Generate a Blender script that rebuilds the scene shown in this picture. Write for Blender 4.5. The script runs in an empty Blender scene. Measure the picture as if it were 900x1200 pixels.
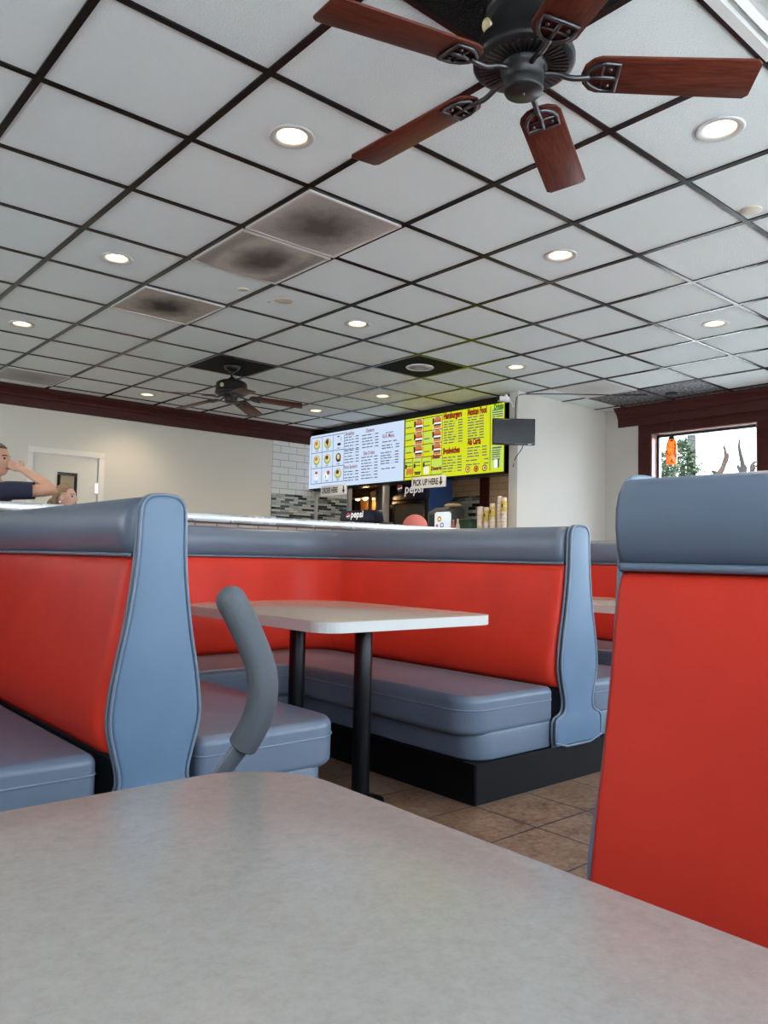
import bpy, bmesh, math, random
from mathutils import Vector, Matrix
random.seed(7)
C = bpy.context.scene.collection
SC = bpy.context.scene
PI = math.pi

# ------------------------------------------------------------------ camera
CZ, H = 1.0, 1.7386
CEIL = CZ + H
FPX, YAW, PIT, ROL = 917.35, .7132, .0593, .0212
GX, GY, TL = 1.441, 2.3464, .61           # ceiling grid origin and module
def _axes():
    cy, sy, cp, sp = math.cos(YAW), math.sin(YAW), math.cos(PIT), math.sin(PIT)
    f = Vector((sy*cp, cy*cp, sp)); r = Vector((cy, -sy, 0)); u = r.cross(f)
    return r*math.cos(ROL)+u*math.sin(ROL), u*math.cos(ROL)-r*math.sin(ROL), f
AR, AU, AF = _axes()
cam = bpy.data.cameras.new('camera'); camo = bpy.data.objects.new('camera', cam); C.objects.link(camo)
camo.matrix_world = Matrix(((AR.x, AU.x, -AF.x, 0), (AR.y, AU.y, -AF.y, 0), (AR.z, AU.z, -AF.z, CZ), (0, 0, 0, 1)))
cam.sensor_fit = 'VERTICAL'; cam.sensor_height = 24; cam.lens = FPX/1200*24; cam.clip_start = .02; cam.clip_end = 200
SC.camera = camo
def _ray(u, v): return AR*((u-450)/FPX) - AU*((v-600)/FPX) + AF
def onx(u, v, x): d = _ray(u, v); return Vector((0, 0, CZ)) + d*(x/d.x)
def ony(u, v, y): d = _ray(u, v); return Vector((0, 0, CZ)) + d*(y/d.y)
def onz(u, v, z): d = _ray(u, v); return Vector((0, 0, CZ)) + d*((z-CZ)/d.z)
def at(u, v, dep): return Vector((0, 0, CZ)) + _ray(u, v)*dep

# ------------------------------------------------------------------ light
SC.view_settings.view_transform = 'Standard'; SC.view_settings.look = 'None'
SC.view_settings.gamma = 1; SC.view_settings.use_curve_mapping = False
SC.view_settings.exposure = 0.32
SKY = 9.5
w = bpy.data.worlds.new('sky'); SC.world = w; w.use_nodes = True
nt = w.node_tree; nt.nodes.clear()
o_ = nt.nodes.new('ShaderNodeOutputWorld'); bg = nt.nodes.new('ShaderNodeBackground')
tc = nt.nodes.new('ShaderNodeTexCoord'); sx = nt.nodes.new('ShaderNodeSeparateXYZ'); rp = nt.nodes.new('ShaderNodeValToRGB')
nt.links.new(tc.outputs['Generated'], sx.inputs[0]); nt.links.new(sx.outputs['Z'], rp.inputs[0])
rp.color_ramp.elements[0].position = 0.0; rp.color_ramp.elements[0].color = (.86, .93, 1, 1)
rp.color_ramp.elements[1].position = .6; rp.color_ramp.elements[1].color = (.52, .74, 1, 1)
nt.links.new(rp.outputs[0], bg.inputs[0]); bg.inputs[1].default_value = SKY
nt.links.new(bg.outputs[0], o_.inputs[0])
sun = bpy.data.lights.new('sun', 'SUN'); sun.energy = 26.0; sun.angle = .05; sun.color = (1, .97, .92)
suno = bpy.data.objects.new('sun', sun); C.objects.link(suno); suno.rotation_euler = (math.radians(12), math.radians(-14), 0)
def portal(loc, rot, sx_, sy_):
    l = bpy.data.lights.new('window_portal', 'AREA'); l.shape = 'RECTANGLE'; l.size = sx_; l.size_y = sy_
    l.cycles.is_portal = True
    o = bpy.data.objects.new('window_portal', l); C.objects.link(o); o.location = loc; o.rotation_euler = rot
SC.cycles.max_bounces = 10; SC.cycles.diffuse_bounces = 6; SC.cycles.transparent_max_bounces = 12
SC.cycles.use_denoising = True; SC.cycles.sample_clamp_indirect = 8

# ------------------------------------------------------------------ materials
def lin(r, g, b):
    f = lambda c: (c/255/12.92) if c/255 <= .04045 else ((c/255+.055)/1.055)**2.4
    return (f(r), f(g), f(b), 1)
def mat(name, col, rough=.5, metal=0, spec=.5, emit=None, es=0, coat=0):
    m = bpy.data.materials.new(name); m.use_nodes = True
    b = m.node_tree.nodes['Principled BSDF']
    b.inputs['Base Color'].default_value = col if len(col) == 4 else (*col, 1)
    b.inputs['Roughness'].default_value = rough; b.inputs['Metallic'].default_value = metal
    b.inputs['Specular IOR Level'].default_value = spec
    if coat: b.inputs['Coat Weight'].default_value = coat; b.inputs['Coat Roughness'].default_value = .15
    if emit: b.inputs['Emission Color'].default_value = (*emit[:3], 1); b.inputs['Emission Strength'].default_value = es
    return m
def N(m, t, **kw):
    n = m.node_tree.nodes.new(t)
    for k, v in kw.items():
        if hasattr(n, k): setattr(n, k, v)
        else: n.inputs[k.replace('_', ' ')].default_value = v
    return n
def L(m, a, b): m.node_tree.links.new(a, b)
def B(m): return m.node_tree.nodes['Principled BSDF']
def noise(m, scale, detail=3, rough=.5, stretch=None):
    t = N(m, 'ShaderNodeTexCoord'); n = N(m, 'ShaderNodeTexNoise'); n.inputs['Scale'].default_value = scale
    n.inputs['Detail'].default_value = detail; n.inputs['Roughness'].default_value = rough
    src = t.outputs['Object']
    if stretch:
        mp = N(m, 'ShaderNodeMapping'); mp.inputs['Scale'].default_value = stretch; L(m, src, mp.inputs[0]); src = mp.outputs[0]
    L(m, src, n.inputs['Vector']); return n
def bump(m, src, strength=.2, dist=.002):
    b = N(m, 'ShaderNodeBump'); b.inputs['Strength'].default_value = strength; b.inputs['Distance'].default_value = dist
    L(m, src, b.inputs['Height']); L(m, b.outputs[0], B(m).inputs['Normal'])
def ramp(m, src, stops, socket='Base Color', const=False):
    r = N(m, 'ShaderNodeValToRGB'); cr = r.color_ramp
    if const: cr.interpolation = 'CONSTANT'
    while len(cr.elements) < len(stops): cr.elements.new(.5)
    for e, (p, c) in zip(cr.elements, stops): e.position = p; e.color = c if len(c) == 4 else (*c, 1)
    L(m, src, r.inputs[0])
    if socket: L(m, r.outputs[0], B(m).inputs[socket])
    return r
def math_(m, op, a, b=None):
    n = N(m, 'ShaderNodeMath', operation=op)
    for i, x in enumerate((a, b)):
        if x is None: continue
        if isinstance(x, (int, float)): n.inputs[i].default_value = x
        else: L(m, x, n.inputs[i])
    return n.outputs[0]

M = {}
def vinyl(name, col, rough, spec):
    m = mat(name, col, rough, spec=spec); n = noise(m, 260, 2); bump(m, n.outputs[0], .12, .0006)
    n2 = noise(m, 3.5, 4)
    ramp(m, n2.outputs[0], [(.3, tuple(c*.88 for c in col[:3])), (.7, tuple(min(1, c*1.08) for c in col[:3]))])
    return m
M['red'] = vinyl('red_vinyl', (.64, .036, .018, 1), .48, .26)
M['grey'] = vinyl('slate_vinyl', (.118, .150, .200, 1), .36, .45)
M['panel'] = vinyl('slate_vinyl_skylit', (.103, .166, .250, 1), .42, .4)  # same slate vinyl, bluer: skylight on the end panels put into the colour
M['pipe'] = mat('slate_piping', (.135, .178, .235), .38)
M['black'] = mat('black_laminate', (.0035, .0035, .0045), .4, spec=.22)
M['darkgap'] = mat('charcoal_board', (.022, .025, .031), .5)
M['pole'] = mat('black_enamel', (.004, .0045, .006), .3, spec=.3)
M['tile'] = mat('ceiling_board', (.80, .86, .85), .85, spec=.2)
n = noise(M['tile'], 130, 3, .7); bump(M['tile'], n.outputs[0], 1.0, .006)
M['tbar'] = mat('black_grid_metal', (.005, .0045, .004), .25, .0, .35)
M['btile'] = mat('black_ceiling_board', (.004, .004, .0045), .7, spec=.12)
n = noise(M['btile'], 90, 3, .8); bump(M['btile'], n.outputs[0], 1, .01)
M['speck'] = mat('speckled_black_board', (.02, .02, .022), .6)
n = noise(M['speck'], 34, 3, .8); ramp(M['speck'], n.outputs[0], [(.46, (.012, .012, .014)), (.60, (.30, .30, .31))]); bump(M['speck'], n.outputs[0], 1, .008)
M['lam'] = mat('speckled_laminate', lin(178, 170, 158), .22, spec=.40)
n = noise(M['lam'], 90, 5, .8); ramp(M['lam'], n.outputs[0], [(.30, (.305, .255, .218)), (.5, (.345, .290, .250)), (.7, (.375, .318, .276))])
M['lamedge'] = mat('laminate_edge_lit', (.50, .50, .48), .45)  # tabletop laminate made paler and cooler, daylight on the edge held in its colour
M['wall'] = mat('cream_paint', (.64, .595, .515), .75, spec=.25)
M['white'] = mat('white_paint', (.57, .54, .49), .7, spec=.25)
M['doorp'] = mat('door_paint', (.66, .615, .53), .55)
M['casing'] = mat('door_casing_paint', (.72, .68, .60), .5)
M['brown'] = mat('mahogany_stain', (.060, .017, .011), .5, spec=.18)
n = noise(M['brown'], 9, 3, .5, (1, 1, 14)); ramp(M['brown'], n.outputs[0], [(.3, (.042, .009, .007)), (.7, (.066, .016, .012))])
M['wood'] = mat('cherry_wood', (.10, .02, .01), .36, spec=.22)
n = noise(M['wood'], 14, 4, .55, (1, 9, 9)); ramp(M['wood'], n.outputs[0], [(.3, (.055, .010, .006)), (.55, (.115, .024, .013)), (.75, (.16, .040, .022))])
M['iron'] = mat('pewter_iron', (.11, .11, .115), .33, .9)
M['motor'] = mat('black_motor', (.013, .013, .014), .38, .2)
M['slot'] = mat('slot_black', (.002, .002, .002), .8)
M['brass'] = mat('brass_badge', (.45, .36, .22), .35, .7)
M['steel'] = mat('brushed_steel', (.62, .63, .64), .30, .85)
M['chrome'] = mat('chrome', (.6, .6, .6), .15, 1)
M['whitemetal'] = mat('white_metal', (.66, .655, .635), .5, spec=.3)
M['disc'] = mat('ivory_plate', (.62, .56, .45), .5)
M['bulb'] = mat('warm_bulb', (.9, .8, .6), .5, emit=(1, .86, .62), es=6)
M['can'] = mat('can_reflector', (.80, .70, .52), .35)
M['foam'] = mat('grey_foam', (.085, .092, .098), .75)
n = noise(M['foam'], 180, 2); bump(M['foam'], n.outputs[0], .5, .001)
M['tube'] = mat('grey_tube', (.13, .145, .165), .35, .4)
M['rubber'] = mat('black_rubber', (.01, .01, .01), .8)
M['glossblack'] = mat('black_bezel', (.006, .006, .007), .25)
M['screenoff'] = mat('dark_screen', (.028, .034, .042), .22)
M['alu'] = mat('aluminium', (.5, .54, .6), .4, .6)
M['skin'] = mat('skin', (.50, .27, .18), .5)
M['skin2'] = mat('light_skin', (.58, .34, .25), .5)
M['navy'] = mat('navy_cloth', (.010, .012, .035), .85)
M['plum'] = mat('grey_plum_cloth', (.085, .06, .075), .85)
M['olive'] = mat('olive_cloth', (.09, .08, .06), .85)
M['denim'] = mat('denim', (.03, .05, .10), .85)
M['hairdark'] = mat('dark_hair', (.018, .011, .008), .55)
M['hairblond'] = mat('blond_hair', (.24, .15, .08), .55)
M['eye'] = mat('eye', (.03, .025, .02), .2)
M['lip'] = mat('lips', (.35, .10, .08), .45)
M['redcap'] = mat('faded_red_cloth', (.60, .17, .14), .8)
M['shoe'] = mat('shoe', (.02, .02, .02), .6)
M['pepsiblue'] = mat('navy_plastic', (.006, .008, .030), .3)
M['coolerblue'] = mat('cooler_blue', (.008, .040, .16), .4)
M['logowhite'] = mat('logo_white', (.8, .8, .8), .5, emit=(1, 1, 1), es=.35)
M['logored'] = mat('logo_red', (.6, .03, .04), .5, emit=(.8, .05, .06), es=.15)
M['logoblue'] = mat('logo_blue', (.02, .08, .40), .5)
M['signwhite'] = mat('sign_board', (.92, .90, .86), .5)
M['ink'] = mat('black_ink', (.012, .012, .012), .6)
M['cup'] = mat('paper_cup', (.66, .55, .44), .7)
M['cupsleeve'] = mat('printed_sleeve', (.58, .42, .06), .6)
M['kraft'] = mat('kraft_paper', (.42, .28, .15), .8)
M['greenbin'] = mat('green_plastic', (.015, .05, .018), .5)
M['charcoal'] = mat('charcoal_plastic', (.02, .02, .022), .5)
M['greybox'] = mat('grey_plastic', (.085, .08, .078), .5)
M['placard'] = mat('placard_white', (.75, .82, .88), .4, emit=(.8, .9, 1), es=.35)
M['warm'] = mat('hood_copper', (.30, .16, .06), .4, .5)
M['warmlamp'] = mat('heat_lamp', (.9, .6, .3), .5, emit=(1, .62, .28), es=6)
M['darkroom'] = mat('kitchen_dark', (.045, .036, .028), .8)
M['leaf'] = mat('leaf', (.03, .045, .02), .8, spec=.1)
n = noise(M['leaf'], 6, 2); ramp(M['leaf'], n.outputs[0], [(.35, (.016, .026, .012)), (.7, (.040, .055, .026))])
M['bark'] = mat('bark', (.022, .019, .017), .9, spec=.1)
M['polewood'] = mat('pole_wood', (.038, .037, .037), .9, spec=.1)
M['asphalt'] = mat('pale_pavement', (.53, .52, .50), .9)
M['lot'] = mat('grey_asphalt', (.30, .30, .295), .9)
M['cable'] = mat('black_cable', (.01, .01, .01), .6)
M['socket'] = mat('bronze_cap', (.05, .035, .03), .35, .5)
# orange art glass, softly lit from inside
m = mat('orange_glass', (.75, .14, .01), .2, emit=(1, .22, .02), es=.8)
n = noise(m, 28, 4, .65)
ramp(m, n.outputs[0], [(.38, (.10, .012, .004)), (.48, (.75, .12, .01)), (.75, (.95, .32, .03))])
r2 = ramp(m, n.outputs[0], [(.40, (.02, .002, 0)), (.50, (.85, .14, .01)), (.8, (1, .34, .04))], 'Emission Color'); M['orange'] = m
# window glass
m = bpy.data.materials.new('window_glass'); m.use_nodes = True; nt = m.node_tree; nt.nodes.clear()
oo = nt.nodes.new('ShaderNodeOutputMaterial'); mx = nt.nodes.new('ShaderNodeMixShader'); tr = nt.nodes.new('ShaderNodeBsdfTransparent'); gl = nt.nodes.new('ShaderNodeBsdfGlossy')
gl.inputs['Roughness'].default_value = .03; mx.inputs[0].default_value = .05; tr.inputs[0].default_value = (.96, .965, .96, 1)
nt.links.new(tr.outputs[0], mx.inputs[1]); nt.links.new(gl.outputs[0], mx.inputs[2]); nt.links.new(mx.outputs[0], oo.inputs[0]); M['glass'] = m
# quarry floor tiles
m = mat('quarry_tile', (.3, .2, .13), .42); t = N(m, 'ShaderNodeTexCoord'); s = N(m, 'ShaderNodeSeparateXYZ'); L(m, t.outputs['Object'], s.inputs[0])
def edge(out, off, sz):
    f = math_(m, 'FRACT', math_(m, 'DIVIDE', math_(m, 'SUBTRACT', out, off), sz))
    a = math_(m, 'SUBTRACT', f, .5); return math_(m, 'ABSOLUTE', a)
ex = edge(s.outputs[0], 2.428-32, .32); ey = edge(s.outputs[1], 2.037-32, .325)
g = math_(m, 'GREATER_THAN', math_(m, 'MAXIMUM', ex, ey), .4865)
n1 = noise(m, 5, 6, .7); n2 = noise(m, 40, 4, .7)
mixn = math_(m, 'ADD', math_(m, 'MULTIPLY', n1.outputs[0], .55), math_(m, 'MULTIPLY', n2.outputs[0], .45))
rr = ramp(m, mixn, [(.36, (.085, .042, .022)), (.5, (.175, .098, .058)), (.64, (.26, .165, .11))], None)
mc = N(m, 'ShaderNodeMix', data_type='RGBA'); L(m, g, mc.inputs[0]); L(m, rr.outputs[0], mc.inputs[6]); mc.inputs[7].default_value = (.02, .018, .016, 1)
L(m, mc.outputs[2], B(m).inputs['Base Color']); B(m).inputs['Specular IOR Level'].default_value = .3; M['floor'] = m
# white subway tile, tan brick, mosaic on walls: brick patterns in (horizontal, z)
def brick(name, c1, c2, mortar, bw, bh, ms, rough, axis, ramp_stops=None):
    m = mat(name, c1, rough); t = N(m, 'ShaderNodeTexCoord'); s = N(m, 'ShaderNodeSeparateXYZ'); L(m, t.outputs['Object'], s.inputs[0])
    cb = N(m, 'ShaderNodeCombineXYZ'); L(m, s.outputs[axis], cb.inputs[0]); L(m, s.outputs[2], cb.inputs[1])
    b = N(m, 'ShaderNodeTexBrick'); L(m, cb.outputs[0], b.inputs['Vector']); b.inputs['Scale'].default_value = 1
    b.inputs['Brick Width'].default_value = bw; b.inputs['Row Height'].default_value = bh; b.inputs['Mortar Size'].default_value = ms
    b.inputs['Color1'].default_value = (*c1, 1); b.inputs['Color2'].default_value = (*c2, 1); b.inputs['Mortar'].default_value = (*mortar, 1)
    if ramp_stops:
        b.inputs['Color1'].default_value = (0, 0, 0, 1); b.inputs['Color2'].default_value = (1, 1, 1, 1)
        b.inputs['Mortar'].default_value = (.5, .5, .5, 1)
        ramp(m, b.outputs['Color'], ramp_stops, const=True)
    else: L(m, b.outputs['Color'], B(m).inputs['Base Color'])
    return m
M['subway'] = brick('white_subway_tile', (.66, .64, .60), (.70, .68, .64), (.36, .34, .32), .26, .095, .005, .3, 0)
M['tanbrick'] = brick('tan_brick_tile', (.50, .37, .25), (.54, .41, .28), (.36, .26, .17), .30, .10, .006, .4, 1)
mos = [(0, (.015, .02, .02)), (.22, (.33, .35, .33)), (.48, (.16, .18, .17)), (.56, (.45, .45, .41)), (.78, (.08, .10, .10)), (.9, (.52, .52, .48))]
M['mosaicx'] = brick('mosaic_tile', (.1, .1, .1), (.5, .5, .5), (.3, .3, .3), .14, .030, .002, .2, 0, mos)
M['mosaicy'] = brick('mosaic_tile_dark', (.1, .1, .1), (.5, .5, .5), (.3, .3, .3), .16, .05, .003, .2, 1, mos)
M['walltile'] = brick('half_wall_tile', (.36, .22, .16), (.42, .27, .20), (.12, .09, .07), .15, .30, .006, .4, 0)
# dusty perforated vents
def ventmat(name, seed, dark, light):
    m = mat(name, light, .7); t = N(m, 'ShaderNodeTexCoord')
    v = N(m, 'ShaderNodeTexVoronoi'); v.inputs['Scale'].default_value = 110; v.inputs['Randomness'].default_value = 0; L(m, t.outputs['Object'], v.inputs['Vector'])
    ln = N(m, 'ShaderNodeVectorMath', operation='LENGTH'); mp = N(m, 'ShaderNodeMapping')
    mp.inputs['Scale'].default_value = (3.7, 3.7, 0); mp.inputs['Location'].default_value = (seed*.1, -seed*.06, 0); L(m, t.outputs['Object'], mp.inputs[0]); L(m, mp.outputs[0], ln.inputs[0])
    n = noise(m, 9, 4, .6); d = math_(m, 'ADD', ln.outputs['Value'], math_(m, 'MULTIPLY', math_(m, 'SUBTRACT', n.outputs[0], .5), .7))
    r = ramp(m, d, [(.25, dark), (.95, light)], None)
    h = math_(m, 'GREATER_THAN', v.outputs['Distance'], .36)
    mc = N(m, 'ShaderNodeMix', data_type='RGBA'); L(m, h, mc.inputs[0]); mc.inputs[6].default_value = (.03, .027, .025, 1); L(m, r.outputs[0], mc.inputs[7])
    L(m, mc.outputs[2], B(m).inputs['Base Color']); return m
M['venta'] = ventmat('dusty_vent', .3, (.13, .112, .094), (.56, .52, .47))
M['ventb'] = ventmat('dusty_vent_brown', -1.2, (.115, .097, .078), (.46, .42, .37))
M['ventc'] = ventmat('sooty_vent', .5, (.022, .016, .012), (.46, .41, .35))
M['ventd'] = ventmat('grey_vent', 0, (.30, .30, .28), (.42, .42, .40))
M['vente'] = ventmat('pale_vent', 0, (.50, .50, .49), (.60, .60, .58))
M['ventrim'] = mat('vent_rim', (.60, .57, .54), .5)

# ------------------------------------------------------------------ mesh helpers
def T(o, label, cat, group=None):
    o['label'] = label; o['category'] = cat
    if group: o['group'] = group
    return o
def thing(name, label, cat, loc=(0, 0, 0), rz=0, group=None):
    o = bpy.data.objects.new(name, None); C.objects.link(o); o.location = loc; o.rotation_euler = (0, 0, rz); o.empty_display_size = .1
    return T(o, label, cat, group)
def S(o): o['kind'] = 'structure'; return o
def obj(name, bm, m, parent=None, smooth=False, bevel=0, seg=2, ang=30):
    me = bpy.data.meshes.new(name); bmesh.ops.recalc_face_normals(bm, faces=bm.faces); bm.to_mesh(me); bm.free()
    for mm in (m if isinstance(m, (list, tuple)) else [m]): me.materials.append(mm)
    o = bpy.data.objects.new(name, me); C.objects.link(o)
    if parent: o.parent = parent
    if smooth:
        for p in me.polygons: p.use_smooth = True
    if bevel:
        b = o.modifiers.new('bevel', 'BEVEL'); b.width = bevel; b.segments = seg; b.limit_method = 'ANGLE'; b.angle_limit = math.radians(ang)
        for p in me.polygons: p.use_smooth = True
        b.harden_normals = False
    return o
def nb(): return bmesh.new()
def box(bm, x0, y0, z0, x1, y1, z1, mi=0):
    vs = [bm.verts.new(p) for p in ((x0, y0, z0), (x1, y0, z0), (x1, y1, z0), (x0, y1, z0), (x0, y0, z1), (x1, y0, z1), (x1, y1, z1), (x0, y1, z1))]
    for f in ((0, 3, 2, 1), (4, 5, 6, 7), (0, 1, 5, 4), (1, 2, 6, 5), (2, 3, 7, 6), (3, 0, 4, 7)):
        bm.faces.new([vs[i] for i in f]).material_index = mi
    return vs
def prism(bm, poly, z0, z1, f=None, mi=0):
    """poly: list of 2D points; f maps (a, b, h) to 3D"""
    f = f or (lambda a, b, h: (a, b, h))
    lo = [bm.verts.new(f(a, b, z0)) for a, b in poly]; hi = [bm.verts.new(f(a, b, z1)) for a, b in poly]
    n = len(poly)
    for i in range(n): bm.faces.new((lo[i], lo[(i+1) % n], hi[(i+1) % n], hi[i])).material_index = mi
    bm.faces.new(lo[::-1]).material_index = mi; bm.faces.new(hi).material_index = mi
def lathe(bm, prof, segs=24, c=(0, 0, 0), axis='z', cap=True, mi=0):
    rings = []
    for r, z in prof:
        ring = []
        for k in range(segs):
            a = 2*PI*k/segs
            p = (r*math.cos(a), r*math.sin(a), z) if axis == 'z' else ((z, r*math.cos(a), r*math.sin(a)) if axis == 'x' else (r*math.cos(a), z, r*math.sin(a)))
            ring.append(bm.verts.new((p[0]+c[0], p[1]+c[1], p[2]+c[2])))
        rings.append(ring)
    for a, b in zip(rings, rings[1:]):
        for k in range(segs): bm.faces.new((a[k], a[(k+1) % segs], b[(k+1) % segs], b[k])).material_index = mi
    if cap:
        bm.faces.new(rings[0][::-1]).material_index = mi; bm.faces.new(rings[-1]).material_index = mi
def tube(bm, pts, r, segs=10, closed=False, cap=True):
    pts = [Vector(p) for p in pts]; n = len(pts); rs = r if isinstance(r, (list, tuple)) else [r]*n
    rings = []; up = None
    for i in range(n):
        a = pts[(i-1) % n] if (closed or i > 0) else pts[0]; b = pts[(i+1) % n] if (closed or i < n-1) else pts[-1]
        t = (b-a).normalized()
        if up is None: up = Vector((0, 0, 1)) if abs(t.z) < .9 else Vector((1, 0, 0))
        s = t.cross(up)
        if s.length < 1e-4: s = t.cross(Vector((0, 1, 0)))
        s.normalize(); up = s.cross(t).normalized()
        rings.append([bm.verts.new(pts[i]+(s*math.cos(2*PI*k/segs)+up*math.sin(2*PI*k/segs))*rs[i]) for k in range(segs)])
    pairs = list(zip(rings, rings[1:])) + ([(rings[-1], rings[0])] if closed else [])
    for a, b in pairs:
        for k in range(segs): bm.faces.new((a[k], a[(k+1) % segs], b[(k+1) % segs], b[k]))
    if cap and not closed: bm.faces.new(rings[0][::-1]); bm.faces.new(rings[-1])
def arc(cx, cy, r, a0, a1, n=8):
    return [(cx+r*math.cos(math.radians(a0+(a1-a0)*k/n)), cy+r*math.sin(math.radians(a0+(a1-a0)*k/n))) for k in range(n+1)]
def smooth_path(pts, it=2, closed=False):
    pts = [Vector(p) for p in pts]
    for _ in range(it):
        q = [] if closed else [pts[0]]
        n = len(pts)
        for i in range(n if closed else n-1):
            a, b = pts[i], pts[(i+1) % n]; q += [a*.75+b*.25, a*.25+b*.75]
        if not closed: q.append(pts[-1])
        pts = q
    return pts
_txt = {}
def text_mesh(s, size, align='LEFT', depth=0.0, narrow=1, bold=0):
    cu = bpy.data.curves.new('txt', 'FONT'); cu.body = s; cu.size = size; cu.align_x = align; cu.extrude = depth; cu.space_character = 1
    cu.offset = bold; cu.resolution_u = 3
    o = bpy.data.objects.new('txt', cu); C.objects.link(o)
    dg = bpy.context.evaluated_depsgraph_get(); me = bpy.data.meshes.new_from_object(o.evaluated_get(dg))
    bpy.data.objects.remove(o); bpy.data.curves.remove(cu)
    for v in me.vertices: v.co.x *= narrow
    return me
FACE_W = Matrix(((0, 0, -1, 0), (-1, 0, 0, 0), (0, 1, 0, 0), (0, 0, 0, 1)))   # drawing plane that faces -x: x -> -y, y -> z
def add_text(bm, s, x, y, z, size, Mx=FACE_W, align='LEFT', narrow=1, bold=0, shear=0):
    me = text_mesh(s, size, align, 0, narrow, bold)
    mm = Matrix.Translation((x, y, z)) @ Mx
    for v in me.vertices:
        v.co.x += v.co.y*shear
    me.transform(mm); bm.from_mesh(me); bpy.data.meshes.remove(me)
def kids(o): return [c for c in bpy.data.objects if c.parent == o]
def dup(root, loc, label, rz=None, group=None):
    r = root.copy(); C.objects.link(r); r.location = loc; r['label'] = label
    if rz is not None: r.rotation_euler = (0, 0, rz)
    for ch in kids(root):
        c = ch.copy(); C.objects.link(c); c.parent = r
        for g in kids(ch):
            d = g.copy(); C.objects.link(d); d.parent = c
    return r
# ------------------------------------------------------------------ structure
X0, X1, Y0, Y1 = -3.0, 7.75, -1.0, 8.75
def sbox(name, m, *a, bevel=0):
    bm = nb()
    for q in (a if isinstance(a[0], tuple) else [a]): box(bm, *q)
    return S(obj(name, bm, m, bevel=bevel))
sbox('floor', M['floor'], -3.15, -1.15, -.1, 9.35, 11.6, 0)
# ceiling boards, with round cut-outs where the recessed lights sit
M['trimring'] = mat('trim_ring_grey', (.58, .57, .55), .5)
LIGHTS = [(0, 0), (0, 3), (0, 6), (3, 3), (3, 0), (2, -2), (6, 0), (6, 3), (6, 6), (6, 8), (3, 9)]
bm = nb(); RL = .066
def clipx(v): return max(-3.1, min(9.3, v))
def clipy(v): return max(-1.1, min(11.55, v))
for i in range(-8, 14):
    for j in range(-6, 16):
        x0, x1, y0, y1 = clipx(GX+i*TL), clipx(GX+(i+1)*TL), clipy(GY+j*TL), clipy(GY+(j+1)*TL)
        if x1-x0 < .01 or y1-y0 < .01: continue
        if (i, j) in LIGHTS:
            cx, cy = (x0+x1)/2, (y0+y1)/2; inn, out = [], []
            for k in range(32):
                a = 2*PI*k/32; c, s_ = math.cos(a), math.sin(a); q = .305/max(abs(c), abs(s_))
                inn.append(bm.verts.new((cx+RL*c, cy+RL*s_, CEIL))); out.append(bm.verts.new((cx+q*c, cy+q*s_, CEIL)))
            for k in range(32): bm.faces.new((inn[k], inn[(k+1) % 32], out[(k+1) % 32], out[k]))
        else:
            bm.faces.new([bm.verts.new(p) for p in ((x0, y0, CEIL), (x1, y0, CEIL), (x1, y1, CEIL), (x0, y1, CEIL))])
box(bm, -3.15, -1.15, CEIL+.22, 9.35, 11.6, CEIL+.3)  # unseen slab added over the boards to block light from above
S(obj('ceiling', bm, M['tile']))
bm = nb()
for i in range(-7, 14):
    x = GX+i*TL
    if -3 < x < 9.3: box(bm, x-.0145, -1, CEIL-.007, x+.0145, 11.5, CEIL+.02)
for j in range(-5, 16):
    y = GY+j*TL
    if -1 < y < 11.5: box(bm, -3, y-.0125, CEIL-.0068, 9.3, y+.0125, CEIL+.02)
S(obj('ceiling_grid', bm, M['tbar']))

def pierced(axis, p0, p1, a0, a1, ops, m, name):
    """wall slab between p0..p1 along its thickness, a0..a1 along its length, with openings (a, b, z0, z1)"""
    bm = nb()
    def bx(a, b, z0, z1):
        if b-a < .001 or z1-z0 < .001: return
        if axis == 'x': box(bm, p0, a, z0, p1, b, z1)
        else: box(bm, a, p0, z0, b, p1, z1)
    cur = a0
    for a, b, z0, z1 in sorted(ops):
        bx(cur, a, 0, CEIL+.2); bx(a, b, 0, z0); bx(a, b, z1, CEIL+.2); cur = b
    bx(cur, a1, 0, CEIL+.2)
    return S(obj(name, bm, m))
WZ0, WZ1 = .92, 2.42
EAST = [(3.374-1.42*k, 4.515-1.42*k) for k in range(4)]
EAST[-1] = (-.85, EAST[-1][1])
SOUTH = [(-2.6+1.72*k, -1.1+1.72*k) for k in range(6)]
WEST_ADDED = [(4.4, 6.3), (6.6, 8.55)]  # unseen windows, added to bring daylight to the far left of the room
DX0, DX1, DZ = 2.600, 3.305, 2.056
pierced('y', Y1, 8.9, -3, 6.9, [(DX0, DX1, 0, DZ)], M['wall'], 'wall_left')
pierced('x', X1, 7.9, -1.15, 5.1, [(a, b, WZ0, WZ1) for a, b in EAST], M['white'], 'wall_right')
pierced('y', -1.15, Y0, -3.15, 7.9, [(a, b, WZ0, WZ1) for a, b in SOUTH], M['white'], 'wall_front')
pierced('x', -3.15, -3, -1, 8.9, [(a, b, WZ0, WZ1) for a, b in WEST_ADDED], M['wall'], 'wall_west')
sbox('wall_partition', [M['white']], 6.19, 5.1, 0, 7.9, 5.215, CEIL+.2, bevel=.004)
sbox('wall_kitchen_end', M['white'], (7.78, 5.215, 0, 7.9, 5.75, CEIL+.2), (7.78, 5.75, 0, 9.35, 5.87, CEIL+.2))
sbox('wall_kitchen', M['tanbrick'], 9.2, 5.87, 0, 9.35, 11.6, CEIL+.2)
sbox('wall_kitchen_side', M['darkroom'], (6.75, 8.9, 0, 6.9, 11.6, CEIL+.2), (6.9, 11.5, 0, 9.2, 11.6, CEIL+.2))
sbox('wall_bulkhead', M['glossblack'], 6.26, 5.215, 1.905, 6.42, 8.75, CEIL)
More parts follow.
